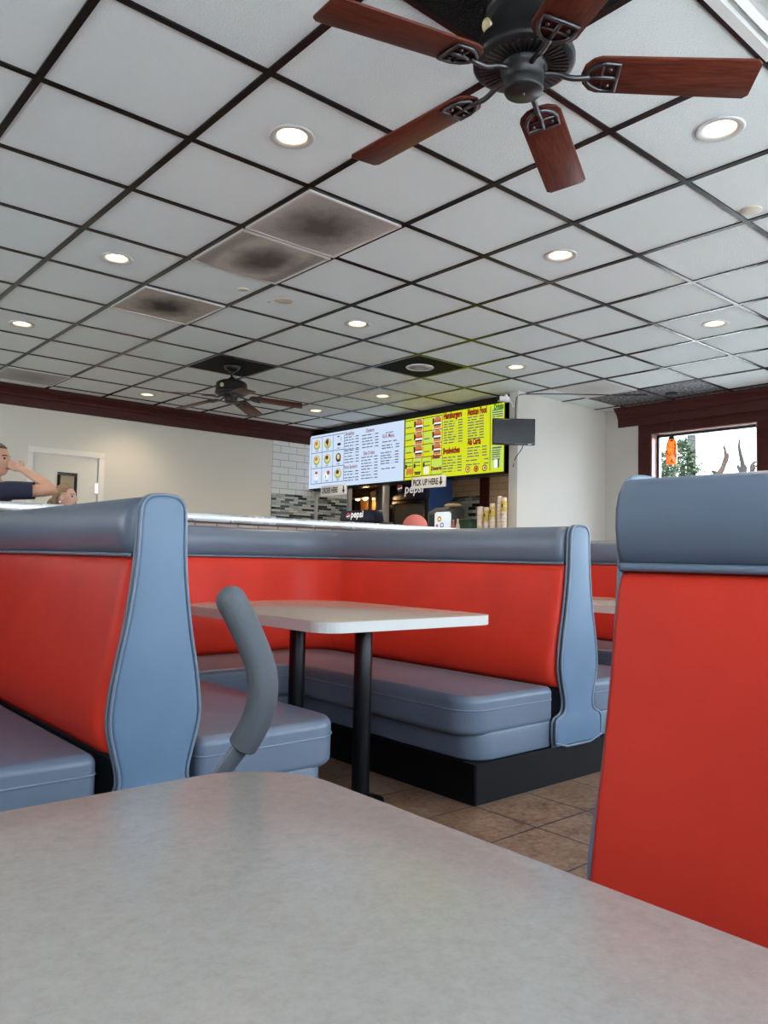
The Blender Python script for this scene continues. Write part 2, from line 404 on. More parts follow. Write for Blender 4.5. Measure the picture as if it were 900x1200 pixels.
# windows
def window(n, axis, p_in, p_out, a, b, m_jamb):
    """glazed opening: aluminium frame (parent), glass pane, stained jamb liner"""
    bm = nb()
    def bx(bm, pa, pb, a, b, z0, z1):
        pa, pb = min(pa, pb), max(pa, pb)
        if axis == 'x': box(bm, pa, a, z0, pb, b, z1)
        else: box(bm, a, pa, z0, b, pb, z1)
    s = 1 if p_out > p_in else -1; g0, g1 = p_out-s*.05, p_out-s*.01; fw = .035
    for q in ((a, b, WZ0, WZ0+fw), (a, b, WZ1-fw, WZ1), (a, a+fw, WZ0+fw, WZ1-fw), (b-fw, b, WZ0+fw, WZ1-fw)): bx(bm, g0, g1, *q)
    fr = S(obj('window_%d' % n, bm, M['alu'], bevel=.003))
    bm = nb(); bx(bm, p_out-s*.032, p_out-s*.026, a+fw, b-fw, WZ0+fw, WZ1-fw); obj('window_pane', bm, M['glass'], fr)
    bm = nb(); e = .012
    for q in ((a, b, WZ0, WZ0+e), (a, b, WZ1-e, WZ1), (a, a+e, WZ0+e, WZ1-e), (b-e, b, WZ0+e, WZ1-e)): bx(bm, p_in-s*.015, g0, *q)
    obj('window_jamb', bm, m_jamb, fr)
    bm = nb(); d0, d1 = g0-s*.012, g0; f2 = .022
    for q in ((a+e, b-e, WZ0+e, WZ0+e+f2), (a+e, b-e, WZ1-e-f2, WZ1-e), (a+e, a+e+f2, WZ0+e, WZ1-e), (b-e-f2, b-e, WZ0+e, WZ1-e)): bx(bm, d0, d1, *q)
    obj('window_stop', bm, M['glossblack'], fr)
    return fr
M['jamb'] = mat('jamb_gloss_lit', (.30, .16, .13), .25)  # stained jamb in a paler pink, window light put into its colour
k = 1
for a, b in EAST: window(k, 'x', X1, 7.9, a, b, M['jamb']); k += 1
for a, b in SOUTH: window(k, 'y', Y0, -1.15, a, b, M['brown']); k += 1
for a, b in WEST_ADDED: window(k, 'x', -3, -3.15, a, b, M['brown']); k += 1
zc, zh = (WZ0+WZ1)/2, WZ1-WZ0
for a, b in EAST: portal((7.93, (a+b)/2, zc), (0, PI/2, 0), zh, b-a)
for a, b in SOUTH: portal(((a+b)/2, -1.18, zc), (PI/2, 0, 0), b-a, zh)
for a, b in WEST_ADDED: portal((-3.18, (a+b)/2, zc), (0, -PI/2, 0), zh, b-a)
# crown moulding: right wall, left wall, kitchen corner
def crown(name, path_pts, inward):
    prof = [(0, 2.53), (.022, 2.53), (.026, 2.60), (.026, 2.625), (.040, 2.632), (.044, 2.655), (.062, 2.680), (.088, 2.700), (.095, 2.705), (.100, 2.722), (.112, 2.726), (.112, CEIL), (0, CEIL)]
    bm = nb(); rings = []
    for (x, y), (nx, ny) in zip(path_pts, inward): rings.append([bm.verts.new((x+nx*d, y+ny*d, z)) for d, z in prof])
    n_ = len(prof)
    for a, b in zip(rings, rings[1:]):
        for i in range(n_): bm.faces.new((a[i], a[(i+1) % n_], b[(i+1) % n_], b[i]))
    bm.faces.new(rings[0]); bm.faces.new(rings[-1])
    return S(obj(name, bm, M['brown']))
crown('trim_1', [(X1, -1), (X1, 4.92)], [(-1, 0), (-1, 0)])
crown('trim_2', [(-3, Y1), (6.24, Y1)], [(0, -1), (0, -1)])
# window surround on the right wall
bm = nb(); t0, t1 = X1-.016, X1
box(bm, t0, -1, WZ1, t1, 4.67, 2.53)
for kk, (a, b) in enumerate(EAST):
    hi = 4.67 if kk == 0 else EAST[kk-1][0]
    box(bm, t0, b, WZ0-.1, t1, hi, WZ1)
box(bm, t0-.02, -1, WZ0-.12, t1, 4.67, WZ0)
S(obj('trim_3', bm, M['brown'], bevel=.003))
# door in the left wall
bm = nb(); cw = .062
for q in ((DX0-cw, 8.73, 0, DX0, 8.76, DZ), (DX1, 8.73, 0, DX1+cw, 8.76, DZ), (DX0-cw, 8.73, DZ, DX1+cw, 8.76, DZ+cw)): box(bm, *q)
S(obj('trim_4', bm, M['casing'], bevel=.004))
bm = nb(); box(bm, DX0+.006, 8.765, .01, DX1-.006, 8.81, DZ-.006); dr = S(obj('door_1', bm, M['doorp']))
bm = nb(); wa, wb, z0, z1, fr_ = 2.862, 3.075, 1.35, 1.868, .032
for q in ((wa, 8.750, z0, wb, 8.765, z0+fr_), (wa, 8.750, z1-fr_, wb, 8.765, z1), (wa, 8.750, z0+fr_, wa+fr_, 8.765, z1-fr_), (wb-fr_, 8.750, z0+fr_, wb, 8.765, z1-fr_)): box(bm, *q)
wf = obj('vision_frame', bm, M['glossblack'], dr, bevel=.003)
M['warmglass'] = mat('glass_lit_tone', (.3, .22, .13), .1)  # yellow light behind the pane is put into its base colour
bm = nb(); box(bm, wa+fr_, 8.758, z0+fr_, wb-fr_, 8.764, z1-fr_); obj('vision_glass', bm, M['warmglass'], wf)
for z in (.3, 1.72):
    bm = nb(); lathe(bm, [(.011, z-.06), (.011, z+.06)], 12, (DX1-.004, 8.748, 0)); box(bm, DX1-.03, 8.757, z-.055, DX1-.004, 8.766, z+.055)
    obj('hinge', bm, M['chrome'], dr)
bm = nb(); lathe(bm, [(.028, 8.735), (.030, 8.715), (.018, 8.70), (.010, 8.70)], 16, (DX0+.07, 0, 1.0), 'y'); lathe(bm, [(.01, 8.765), (.01, 8.73)], 12, (DX0+.07, 0, 1.0), 'y')
obj('door_handle', bm, M['chrome'], dr)
# tiled stretch of the left wall by the kitchen
sbox('wall_subway', M['subway'], (5.60, 8.738, 1.83, 6.9, 8.752, 2.56))
sbox('wall_mosaic', M['mosaicx'], (5.60, 8.736, .9, 6.9, 8.752, 1.83))
sbox('trim_5', M['steel'], (6.29, 8.71, .9, 6.335, 8.738, 1.89), (6.86, 8.70, .9, 6.92, 8.74, 2.2))
sbox('trim_6', M['brown'], (9.16, 8.13, 0, 9.21, 8.30, CEIL))
sbox('wall_kitchen_mosaic', M['mosaicy'], (9.185, 8.30, .9, 9.21, 9.4, 2.02))
# half wall behind the booths, steel cap on tile
sbox('wall_half', M['walltile'], -2.95, 4.36, 0, 5.65, 4.50, 1.20)
M['cap'] = mat('cap_steel', (.36, .36, .365), .32, .7)
n = noise(M['cap'], 3, 3, .5, (1.5, 1, 1)); ramp(M['cap'], n.outputs[0], [(.35, (.14, .14, .14)), (.65, (.36, .36, .36))], 'Roughness')
sbox('trim_7', M['cap'], -2.97, 4.30, 1.20, 5.68, 4.56, 1.252, bevel=.002)
# baseboards
sbox('baseboard_left', M['brown'], (-3, 8.735, 0, DX0-cw, 8.75, .1), (DX1+cw, 8.735, 0, 5.6, 8.75, .1))
sbox('baseboard_right', M['brown'], 7.735, -1, 0, 7.75, 5.1, .1)

# ------------------------------------------------------------------ ceiling fittings
def tile_centre(i, j): return GX+(i+.5)*TL, GY+(j+.5)*TL
t = None
LT = {(0, 0): 'recessed downlight in the ceiling, nearest one left of the big fan', (0, 3): 'recessed downlight left of the sooty vent, second from the front on the left',
      (0, 6): 'recessed downlight at the left edge of the photo', (3, 3): 'recessed downlight mid ceiling, right of the round ivory cover plates', (3, 0): 'recessed downlight on the right, above and right of the black speaker tile',
      (2, -2): 'large bright recessed downlight beside the tip of the big fan blade', (6, 0): 'recessed downlight at the far right, before the speckled black tiles', (6, 3): 'recessed downlight in front of the yellow menu board, near the partition',
      (6, 6): 'recessed downlight in front of the seam between both menu boards', (6, 8): 'recessed downlight just in front of the pale blue menu board', (3, 9): 'recessed downlight by the crown moulding, beside the far fan'}
first = None
for ij in LIGHTS:
    x, y = tile_centre(*ij)
    if first is None:
        t = thing('recessed_light', LT[ij], 'light', (x, y, CEIL), 0, 'recessed ceiling lights')
        bm = nb(); lathe(bm, [(.064, .0), (.092, .0), (.094, -.004), (.088, -.008), (.066, -.004), (.062, .004)], 40, cap=False); obj('trim_ring', bm, M['trimring'], t, True)
        bm = nb(); lathe(bm, [(.063, .0), (.061, .03), (.058, .05), (.052, .075), (.001, .078)], 40, cap=False); obj('reflector', bm, M['can'], t, True)
        bm = nb(); lathe(bm, [(.001, .016), (.028, .018), (.046, .026), (.050, .06)], 32, cap=False); obj('bulb', bm, M['bulb'], t, True)
        first = t
    else: dup(first, (x, y, CEIL), LT[ij])
    lp = bpy.data.lights.new('downlight_glow', 'SPOT'); lp.energy = 26; lp.color = (1, .80, .56); lp.spot_size = 2.3; lp.spot_blend = .8; lp.shadow_soft_size = .05
    lo = bpy.data.objects.new('downlight_glow', lp); C.objects.link(lo); lo.location = (x, y, CEIL-.012)
# vents: a perforated sheet in a rim
def vent(ij, m, label, sag=0.0, name='ceiling_vent', cat='vent', group='perforated ceiling vents'):
    x, y = tile_centre(*ij); t = thing(name, label, cat, (x, y, CEIL-.006), 0, group)
    bm = nb(); n_ = 12; g = [[bm.verts.new((-.285+.57*a/n_, -.285+.57*b/n_, -.006-sag*(1-(2*a/n_-1)**2)*(1-.3*(2*b/n_-1)**2))) for b in range(n_+1)] for a in range(n_+1)]
    for a in range(n_):
        for b in range(n_): bm.faces.new((g[a][b], g[a+1][b], g[a+1][b+1], g[a][b+1]))
    obj('perforated_sheet', bm, m, t, True)
    bm = nb()
    for q in ((-.292, -.292, .292, -.280), (-.292, .280, .292, .292), (-.292, -.28, -.280, .28), (.280, -.28, .292, .28)): box(bm, q[0], q[1], -.011, q[2], q[3], .006)
    obj('rim', bm, M['ventrim'], t)
vent((1, 1), M['venta'], 'dusty grey perforated ceiling vent, largest and nearest of the dirty squares', .004)
vent((1, 2), M['ventb'], 'brownish dusty perforated ceiling vent, touching the corner of the nearest one', .012)
vent((1, 4), M['ventc'], 'perforated ceiling vent with a black soot patch in its middle')
vent((1, 9), M['ventd'], 'grey stained ceiling vent by the left crown moulding')
vent((8, 3), M['vente'], 'pale grey perforated ceiling vent next to the speckled black tiles', 0)
def panel(ij, m, label, x1=None, grp='black ceiling panels'):
    x, y = GX+ij[0]*TL, GY+ij[1]*TL; bm = nb(); xe = x1 or x+TL-.013
    box(bm, x+.013, y+.013, CEIL-.006, xe, y+TL-.013, CEIL+.001); return T(obj('ceiling_panel', bm, m), label, 'ceiling tile', grp)
panel((0, -2), M['btile'], 'black textured ceiling tile behind the big near fan')
panel((3, 6), M['btile'], 'black ceiling tile above the small far fan')
panel((5, 4), M['btile'], 'black ceiling tile around the round white speaker')
panel((9, 2), M['speck'], 'speckled black ceiling tile behind the pendant canopy, nearer the camera')
panel((9, 3), M['speck'], 'speckled black ceiling tile against the partition side, left of the pendant')
for j, lb in ((3, 'narrow black ceiling strip at the corner of the crown moulding'), (2, 'narrow black ceiling strip along the window crown, behind the pendant'), (1, 'narrow black ceiling strip along the window crown, right of the pendant'), (0, 'narrow black ceiling strip at the right edge of the photo')):
    panel((10, j), M['speck'], lb, 7.64)
# round speaker
x, y = tile_centre(5, 4); t = thing('ceiling_speaker', 'round white ceiling speaker in the black tile', 'speaker', (x, y, CEIL-.006))
bm = nb(); lathe(bm, [(.125, .004), (.128, -.004), (.118, -.010), (.106, -.006), (.106, .004)], 40, cap=False); obj('ring', bm, M['whitemetal'], t, True)
bm = nb(); lathe(bm, [(.106, -.004), (.08, -.009), (.04, -.012), (.001, -.013)], 40, cap=False); obj('grille', bm, M['vente'], t, True)
for (fx, fy, r, lb) in ((2.887, 4.422, .064, 'ivory round sprinkler cover plate with a small dot, larger one below the vents'), (2.57, 4.426, .036, 'small ivory round cover plate between the vents'), (3.773, 1.668, .05, 'ivory round cover plate at the far right under the near fan blade')):
    bm = nb(); lathe(bm, [(r, .002), (r, -.003), (r*.9, -.006), (.001, -.0065)], 32, (fx, fy, CEIL), cap=False); o = T(obj('sprinkler_cover', bm, M['disc'], None, True), lb, 'cover plate', 'round ceiling cover plates')
    if r > .06:
        bm = nb(); lathe(bm, [(.011, .0), (.009, -.004), (.001, -.0045)], 16, (fx-.055, fy+.10, CEIL), cap=False); obj('screw', bm, M['disc'], o, True)
# white four-way air diffuser at the top right corner
x, y = tile_centre(1, -3); t = thing('air_diffuser', 'white square four-way air diffuser at the top right corner', 'air diffuser', (x, y, CEIL-.004))
def ring_sq(bm, a, za, b, zb):
    q = [[bm.verts.new((sx*s, sy*s, z)) for sx, sy in ((-1, -1), (1, -1), (1, 1), (-1, 1))] for s, z in ((a, za), (b, zb))]
    for i in range(4): bm.faces.new((q[0][i], q[0][(i+1) % 4], q[1][(i+1) % 4], q[1][i]))
bm = nb(); ring_sq(bm, .296, 0, .296, -.012); ring_sq(bm, .296, -.012, .262, -.012); ring_sq(bm, .262, -.012, .250, .07); ring_sq(bm, .25, .07, 0.001, .07); obj('frame', bm, M['whitemetal'], t)
for a in (.235, .155, .075):
    bm = nb(); ring_sq(bm, a, -.010, a-.085 if a > .08 else .002, .05 if a > .08 else .03); ring_sq(bm, a+.004, -.006, a-.081 if a > .08 else .006, .054 if a > .08 else .034); obj('louvre', bm, M['whitemetal'], t)

# ------------------------------------------------------------------ ceiling fans
def fan(name, label, x, y, rz, rod, zb, th0, droop, pitch, tilt=(0, 0)):
    """zb: height of the blade plane; parts hang from the ceiling in root space (z = 0 at the ceiling)"""
    t = thing(name, label, 'ceiling fan', (x, y, CEIL), 0, 'ceiling fans'); zb -= CEIL
    if rod:
        bm = nb(); lathe(bm, [(.075, -.006), (.075, -.012), (.066, -.03), (.035, -.055), (.018, -.058)], 32); obj('canopy', bm, M['motor'], t, True)
        bm = nb(); lathe(bm, [(.0125, -.05), (.0125, zb+.19)], 16); lathe(bm, [(.03, zb+.155), (.028, zb+.18), (.013, zb+.19)], 20); obj('rod', bm, M['motor'], t, True)
        top = zb+.155
    else:
        bm = nb(); lathe(bm, [(.108, -.006), (.108, -.09), (.112, -.1), (.112, -.13)], 40); obj('canopy', bm, M['motor'], t, True)
        top = -.12
    bm = nb(); lathe(bm, ([(.06, top), (.10, top-.002), (.135, top-.02), (.143, top-.04)] if rod else [(.06, top), (.088, top-.002), (.098, top-.02), (.115, top-.055), (.130, top-.085), (.140, top-.11)])+[(.145, zb+.055), (.149, zb+.05), (.149, zb+.036), (.143, zb+.032), (.128, zb+.028), (.07, zb+.03)], 48)
    obj('motor_housing', bm, M['motor'], t, True, )
    bm = nb()
    for k in range(44):
        a = 2*PI*k/44; c, s_ = math.cos(a), math.sin(a)
        def P(r, w, z): return (r*c-w*s_, r*s_+w*c, z)
        q = [P(.078, -.0022, zb+.026), P(.130, -.0042, zb+.024), P(.130, .0042, zb+.024), P(.078, .0022, zb+.026)]
        lo = [bm.verts.new(p) for p in q]; hi = [bm.verts.new((p[0], p[1], p[2]+.006)) for p in q]
        bm.faces.new(lo); bm.faces.new(hi[::-1])
        for i in range(4): bm.faces.new((lo[i], lo[(i+1) % 4], hi[(i+1) % 4], hi[i]))
    obj('vent_fins', bm, M['iron'], t)
    bm = nb(); lathe(bm, [(.07, zb+.034), (.068, zb+.012), (.060, zb+.008), (.060, zb-.01), (.056, zb-.015), (.058, zb-.02), (.058, zb-.042), (.054, zb-.05), (.001, zb-.052)], 40, cap=False); obj('switch_housing', bm, M['motor'], t, True)
    bm = nb(); lathe(bm, [(.004, zb-.05), (.004, zb-.056), (.001, zb-.057)], 10); obj('pull_screw', bm, M['iron'], t, True)
    a = math.radians(205 if rod else 168); bm = nb(); lathe(bm, [(.020, 0), (.020, .004), (.015, .006), (.013, .004), (.001, .006)], 24, (0, 0, 0), 'x', cap=False)
    br = .144 if rod else .133; bmesh.ops.transform(bm, matrix=Matrix.Translation((br*math.cos(a), br*math.sin(a), (top+zb)/2+.012)) @ Matrix.Rotation(a, 4, 'Z') @ Matrix.Rotation(0 if rod else .35, 4, 'Y'), verts=bm.verts); obj('badge', bm, M['brass'], t, True)
    for k in range(5):
        A = th0+72*k
        R = Matrix.Rotation(math.radians(A), 4, 'Z') @ Matrix.Translation((.11, 0, zb+.004)) @ Matrix.Rotation(math.radians(droop), 4, 'Y') @ Matrix.Rotation(math.radians(pitch), 4, 'X')
        L0, L1 = .056, .545
        poly = [(L1-.014, -.072), (L1, -.058)] + [(L1, .058), (L1-.014, .072)] + [(L0+.05, .067)] + [(L0+.055-.055*math.sin(math.radians(q)), .067*math.cos(math.radians(q))) for q in (30, 60, 90, 120, 150)] + [(L0+.05, -.067)]
        bm = nb(); prism(bm, poly, -.003, .004)
        bl = obj('blade', bm, M['wood'], t, False, .002); bl.matrix_local = R
        # cast iron: arm from the hub, a D shaped open plate under the blade root
        bm = nb()
        tube(bm, smooth_path([(-.05, 0, .0), (-.01, 0, -.002), (.02, 0, -.014), (.045, 0, -.016), (.08, 0, -.010)], 2), .0085, 8)
        Dp = [(.118+.0, -.046), (.20, -.050), (.20, -.0505)]
        loop = [(.158, -.050, -.008), (.158, .050, -.008)] + [(.138-.070*math.sin(math.radians(q)), .052*math.cos(math.radians(q)), -.008) for q in (15, 40, 65, 90, 115, 140, 165)]
        tube(bm, loop, .0065, 8, True)
        tube(bm, [(.07, 0, -.009), (.158, 0, -.008)], .007, 8)
        tube(bm, [(.115, -.045, -.008), (.115, .045, -.008)], .004, 6)
        for yy in (-.03, .03): lathe(bm, [(.006, -.006), (.006, -.013), (.001, -.015)], 10, (.135, yy, 0))
        bmesh.ops.transform(bm, matrix=R, verts=bm.verts); obj('blade_iron', bm, M['iron'], t, True)
    t.rotation_euler = (math.radians(tilt[0]), math.radians(tilt[1]), 0)
    return t
fan('ceiling_fan', 'large dark ceiling fan with cherry blades, nearest the camera at the top', *tile_centre(0, -2), 0, False, 2.425, 25, 4.5, -10)
fan('ceiling_fan', 'small far ceiling fan on a short rod below a black tile', *tile_centre(3, 6), 0, True, 2.445, 37, 6, -9)
# ------------------------------------------------------------------ booths
M['seam'] = mat('stitched_seam', (.38, .022, .012), .5)
def u_path(xL, xR, y0, yU, r=.30):
    """back line of a U shaped booth, from the right arm's open end round to the left arm's; entries (x, y, nx, ny, run)"""
    sg = 1 if yU > y0 else -1; P = []
    ylen = abs(yU-y0)-r
    st = [0, .006, .018, .04, .08]; k = .25
    while k < ylen: st.append(k); k += .25
    for s in st: P.append((xR, y0+sg*s, -1, 0))
    for q in range(0, 91, 10): c, s_ = math.cos(math.radians(q)), math.sin(math.radians(q)); P.append((xR-r+r*c, yU-sg*(r-r*s_), -c, -sg*s_))
    for q in range(90, 181, 10): c, s_ = math.cos(math.radians(q)), math.sin(math.radians(q)); P.append((xL+r+r*c, yU-sg*(r-r*s_), -c, -sg*s_))
    for s in st[::-1]: P.append((xL, y0+sg*s, 1, 0))
    out = []; run = 0
    for i, p in enumerate(P):
        if i: run += math.hypot(p[0]-P[i-1][0], p[1]-P[i-1][1])
        out.append((*p, run))
    return [(x, y, a, b, min(s, run-s)) for x, y, a, b, s in out]
def sweep(bm, path, prof, base=0, soft=True):
    rings = []
    for x, y, a, b, e in path:
        k = 1 if not soft else min(1, math.sqrt(max(0, 1-(1-min(1, e/.04))**2))*.4+.6)
        rings.append([bm.verts.new((x+a*(base+(d-base)*(k if d > base else 1)), y+b*(base+(d-base)*(k if d > base else 1)), z)) for d, z in prof])
    n_ = len(prof)
    for a, b in zip(rings, rings[1:]):
        for i in range(n_): bm.faces.new((a[i], a[(i+1) % n_], b[(i+1) % n_], b[i]))
    bm.faces.new(rings[0]); bm.faces.new(rings[-1][::-1])
def sweep_tube(bm, path, d, z, r): tube(bm, [(x+a*d, y+b*d, z) for x, y, a, b, e in path], r, 8)
RED = [(-.03, .425), (.045, .425), (.068, .432), (.082, .455), (.090, .50), (.088, .55), (.076, .63), (.058, .72), (.042, .81), (.029, .90), (.020, .955), (.012, .980), (.0, .990), (-.03, .990)]
ROLL = [(-.069, .998), (.0, .998), (.014, 1.005), (.024, 1.03), (.028, 1.07), (.027, 1.105), (.020, 1.135), (.008, 1.155), (-.012, 1.166), (-.04, 1.170), (-.069, 1.170)]
HALF = [(.180, .165), (.180, .262), (.174, .285), (.160, .297), (.130, .306), (.112, .322), (.105, .345), (.107, .375), (.116, .410), (.130, .462), (.139, .505), (.140, .545), (.134, .60), (.124, .665), (.105, .755), (.090, .85), (.079, .94), (.074, 1.02), (.072, 1.10), (.070, 1.135), (.060, 1.158), (.042, 1.170), (.015, 1.174)]
def u_plan(xL, xR, y0, yU, d0, d1, ro, ri, rf, rb=.03):
    """plan of a seat or plinth: outer line at depth d0, inner line at depth d1"""
    sg = 1 if yU > y0 else -1; pts = []
    def q(cx, cy, r, a0, a1, n=8):
        for x, y in arc(cx, cy, r, a0, a1, n): pts.append((x, y0+sg*(y-y0) if False else y))
    Y0_, Y1_ = 0, abs(yU-y0)
    a, b = xL+d0, xR-d0; c, d = xL+d1, xR-d1; t_ = Y1_-d0; u_ = Y1_-d1
    loc = []
    def qa(cx, cy, r, a0, a1, n=8): loc.extend(arc(cx, cy, r, a0, a1, n))
    qa(d+rf, Y0_+rf, rf, 180, 270); qa(b-rb, Y0_+rb, rb, 270, 360, 4)
    qa(b-ro, t_-ro, ro, 0, 90); qa(a+ro, t_-ro, ro, 90, 180)
    qa(a+rb, Y0_+rb, rb, 180, 270, 4); qa(c-rf, Y0_+rf, rf, 270, 360)
    qa(c+ri, u_-ri, ri, 180, 90); qa(d-ri, u_-ri, ri, 90, 0)
    return [(x, y0+sg*y) for x, y in loc]
def booth(xL, xR, y0, yU, label, panels=('R',), zs=1.0, thin=False):
    sg = 1 if yU > y0 else -1
    t = thing('booth_bench', label, 'booth', ((xL+xR)/2, y0, 0), 0, 'red and slate restaurant booths')
    ox_, oy_ = (xL+xR)/2, y0; xl, xr, ya, yb = xL-ox_, xR-ox_, 0, yU-oy_
    path = u_path(xl, xr, ya+sg*(.003 if thin else .012), yb)
    full = u_path(xl, xr, ya, yb)
    bm = nb(); prism(bm, u_plan(xl, xr, ya-sg*.0, yb, -.069, .61, .30, .12, .012, .001), 0, .165); obj('base', bm, M['black'], t)
    bm = nb(); prism(bm, u_plan(xl, xr, ya+sg*.008, yb, .085, .60, .25, .14, .11), .166, .285); obj('seat_skirt', bm, M['grey'], t, bevel=.010)
    bm = nb(); prism(bm, u_plan(xl, xr, ya+sg*.004, yb, .085, .655, .25, .13, .125), .272, .436); st = obj('seat', bm, M['grey'], t, bevel=.060, seg=6, ang=40)
    pl = u_plan(xl, xr, ya+sg*.004, yb, .085, .657, .25, .13, .125)
    bm = nb(); tube(bm, [(x, y, .378) for x, y in pl], .0035, 6, True); obj('seat_piping', bm, M['pipe'], st, True)
    bm = nb(); sweep(bm, full, [(-.069, .166), (.004, .166), (.02, .33), (.03, .40), (.02, .44), (.0, .6), (-.004, .996), (-.069, .996)], -.069, False); obj('back_board', bm, M['darkgap'], t)
    bm = nb(); sweep(bm, path, RED, -.03, not thin); bc = obj('back_cushion', bm, M['red'], t, True)
    for st_ in [i for i, p in enumerate(path) if i and abs(abs(p[2])-.985) < .01 and abs(p[3]) > .1]:
        x, y, a, b, e = path[st_]; bm = nb(); tube(bm, [(x+a*d, y+b*d, z) for d, z in RED[2:-1]], .0022, 6); obj('seam', bm, M['seam'], bc, True)
    bm = nb(); sweep(bm, path, [(d, .998+(z-.998)*zs) for d, z in ROLL], -.069, not thin); rl = obj('head_roll', bm, M['grey'], t, True)
    bm = nb(); sweep_tube(bm, path, .014, .995, .0065); obj('piping', bm, M['pipe'], rl, True)
    for side in panels:
        xc = (xr+.069) if side == 'R' else (xl-.069)
        hf = [(w_+(.012 if .42 < z < .62 and thin else 0), z if z < 1 else .998+(z-.998)*zs) for w_, z in HALF]
        out = hf + [(-w_, z) for w_, z in hf[::-1]]
        f0, f1 = (ya-(.010 if thin else .028)*sg, ya+(-.002 if thin else -.001)*sg)
        bm = nb(); prism(bm, [(xc+w_*.955, z if z > .2 else z+.004) for w_, z in out], f0, f1, lambda a, b, h: (a, h, b)); pn = obj('end_panel', bm, M['panel'], t, bevel=.012, seg=3)
        bm = nb()
        for off, sc in ((ya-.002*sg, .985),) if thin else ((ya-.024*sg, .985), (ya-.004*sg, 1.0)): tube(bm, smooth_path([(xc+w_*sc, off, z) for w_, z in out], 1, True), .0055, 8, True)
        obj('panel_piping', bm, M['pipe'], pn, True)
        bm = nb(); prism(bm, [(xc+w_*(.9 if thin else .98), z) for w_, z in out], ya-.004*sg, ya+(-.001)*sg, lambda a, b, h: (a, h, b)); obj('panel_backing', bm, M['grey'], pn)
    return t
YB, YUB = 2.20, 4.12
booth(1.091, 3.036, YB, YUB, 'red and slate U-shaped booth in the middle, around the white-topped table')
booth(-.992, .953, YB, YUB, 'red and slate booth at the left edge of the photo, by the two people')
booth(3.174, 5.119, YB, YUB, 'red and slate booth glimpsed between the middle end panel and the near red bench')
NX, NY = 1.060, .664
booth(-.93, NX, NY, -.80, 'nearest red and slate booth bench, tall at the right edge of the photo', ('R', 'L'), .78, True)

def table(xa, xb, ya, yb, label, ra=.10, rb=.30, poles=()):
    sg = 1 if yb > ya else -1; cx = (xa+xb)/2
    t = thing('dining_table', label, 'table', (cx, ya, 0), 0, 'pale laminate booth tables'); hw = (xb-xa)/2; Ln = abs(yb-ya)
    pts = arc(-hw+ra, ra, ra, 180, 270, 10)+arc(hw-ra, ra, ra, 270, 360, 10)+arc(hw-rb, Ln-rb, rb, 0, 90, 12)+arc(-hw+rb, Ln-rb, rb, 90, 180, 12)
    pts = [(x, sg*y) for x, y in pts]
    bm = nb(); prism(bm, pts, .729, .7715); obj('tabletop', bm, M['lam'], t, bevel=.0025)
    big = [(x*1.0012, y) for x, y in pts]; k = len(pts)
    bm = nb(); prism(bm, [(x+(.0012 if x > 0 else -.0012), y+(-.0012*sg if abs(y) < Ln/2 else .0012*sg)) for x, y in pts], .7305, .7690); obj('edge_band', bm, M['lamedge'], t)
    for px, py in poles:
        bm = nb(); lathe(bm, [(.0375, .015), (.0375, .728)], 28, (px-cx, py-ya, 0)); lathe(bm, [(.10, 0), (.10, .008), (.045, .018), (.038, .03)], 28, (px-cx, py-ya, 0)); lathe(bm, [(.038, .70), (.09, .722), (.09, .729)], 28, (px-cx, py-ya, 0))
        obj('pole', bm, M['pole'], t, True, .001)
    return t
table(1.655, 2.570, 2.215, 3.46, 'laminate table, edge toned for daylight, on two black poles in the middle booth', poles=((2.10, 2.54), (2.10, 3.02)))
table(-.385, .497, .748, -.38, 'large speckled beige table in the foreground', poles=((.056, .42), (.056, .06)))
table(3.70, 4.59, 2.25, 3.46, 'small sliver of pale table behind the middle end panel, before the far red back', poles=((4.15, 2.55), (4.15, 3.02)))

# ------------------------------------------------------------------ walking cane with foam grip, standing by the near table
t = thing('walking_cane', 'walking cane with thick grey foam grip standing at the near table edge', 'cane', (.512, .905, 0))
def cp(u, v, d): p = at(u, v, d); return (p.x-.512, p.y-.905, p.z)
gp = smooth_path([cp(271, 704, .985), cp(281, 722, .985), cp(297, 757, .99), cp(307, 785, .99), cp(309, 815, .99), cp(301, 845, .995), cp(284, 874, 1.0)], 3)
nG = len(gp); bm = nb(); tip = (gp[0]-gp[1]).normalized(); gp = [gp[0]+tip*.0190*k for k in (.98, .88, .7, .45, .2)]+gp; nG = len(gp)
rad = [.0192*k for k in (.15, .46, .72, .90, .98)]+[.0192]*(nG-7)+[.0185, .0150]
tube(bm, gp, rad, 20); obj('grip', bm, M['foam'], t, True)
bm = nb(); e0 = cp(284, 874, 1.0); e1 = cp(262, 903, 1.0)
tube(bm, smooth_path([cp(290, 864, .998), e0, e1, (e1[0]-.012, e1[1]+.012, .69), (e1[0]-.018, e1[1]+.018, .62), (e1[0]-.018, e1[1]+.018, .45), (e1[0]-.018, e1[1]+.018, .06)], 2), .0108, 16); obj('shaft', bm, M['tube'], t, True)
fx, fy = e1[0]-.018, e1[1]+.018
for a in (45, 135, 225, 315):
    c, s_ = math.cos(math.radians(a)), math.sin(math.radians(a))
    bm = nb(); tube(bm, smooth_path([(fx, fy, .11), (fx+.05*c, fy+.05*s_, .10), (fx+.085*c, fy+.085*s_, .05), (fx+.09*c, fy+.09*s_, .02)], 1), .007, 10); ft = obj('foot', bm, M['tube'], t, True)
    bm = nb(); lathe(bm, [(.016, 0), (.014, .02), (.009, .032)], 14, (fx+.09*c, fy+.09*s_, 0)); obj('rubber_tip', bm, M['rubber'], ft, True)

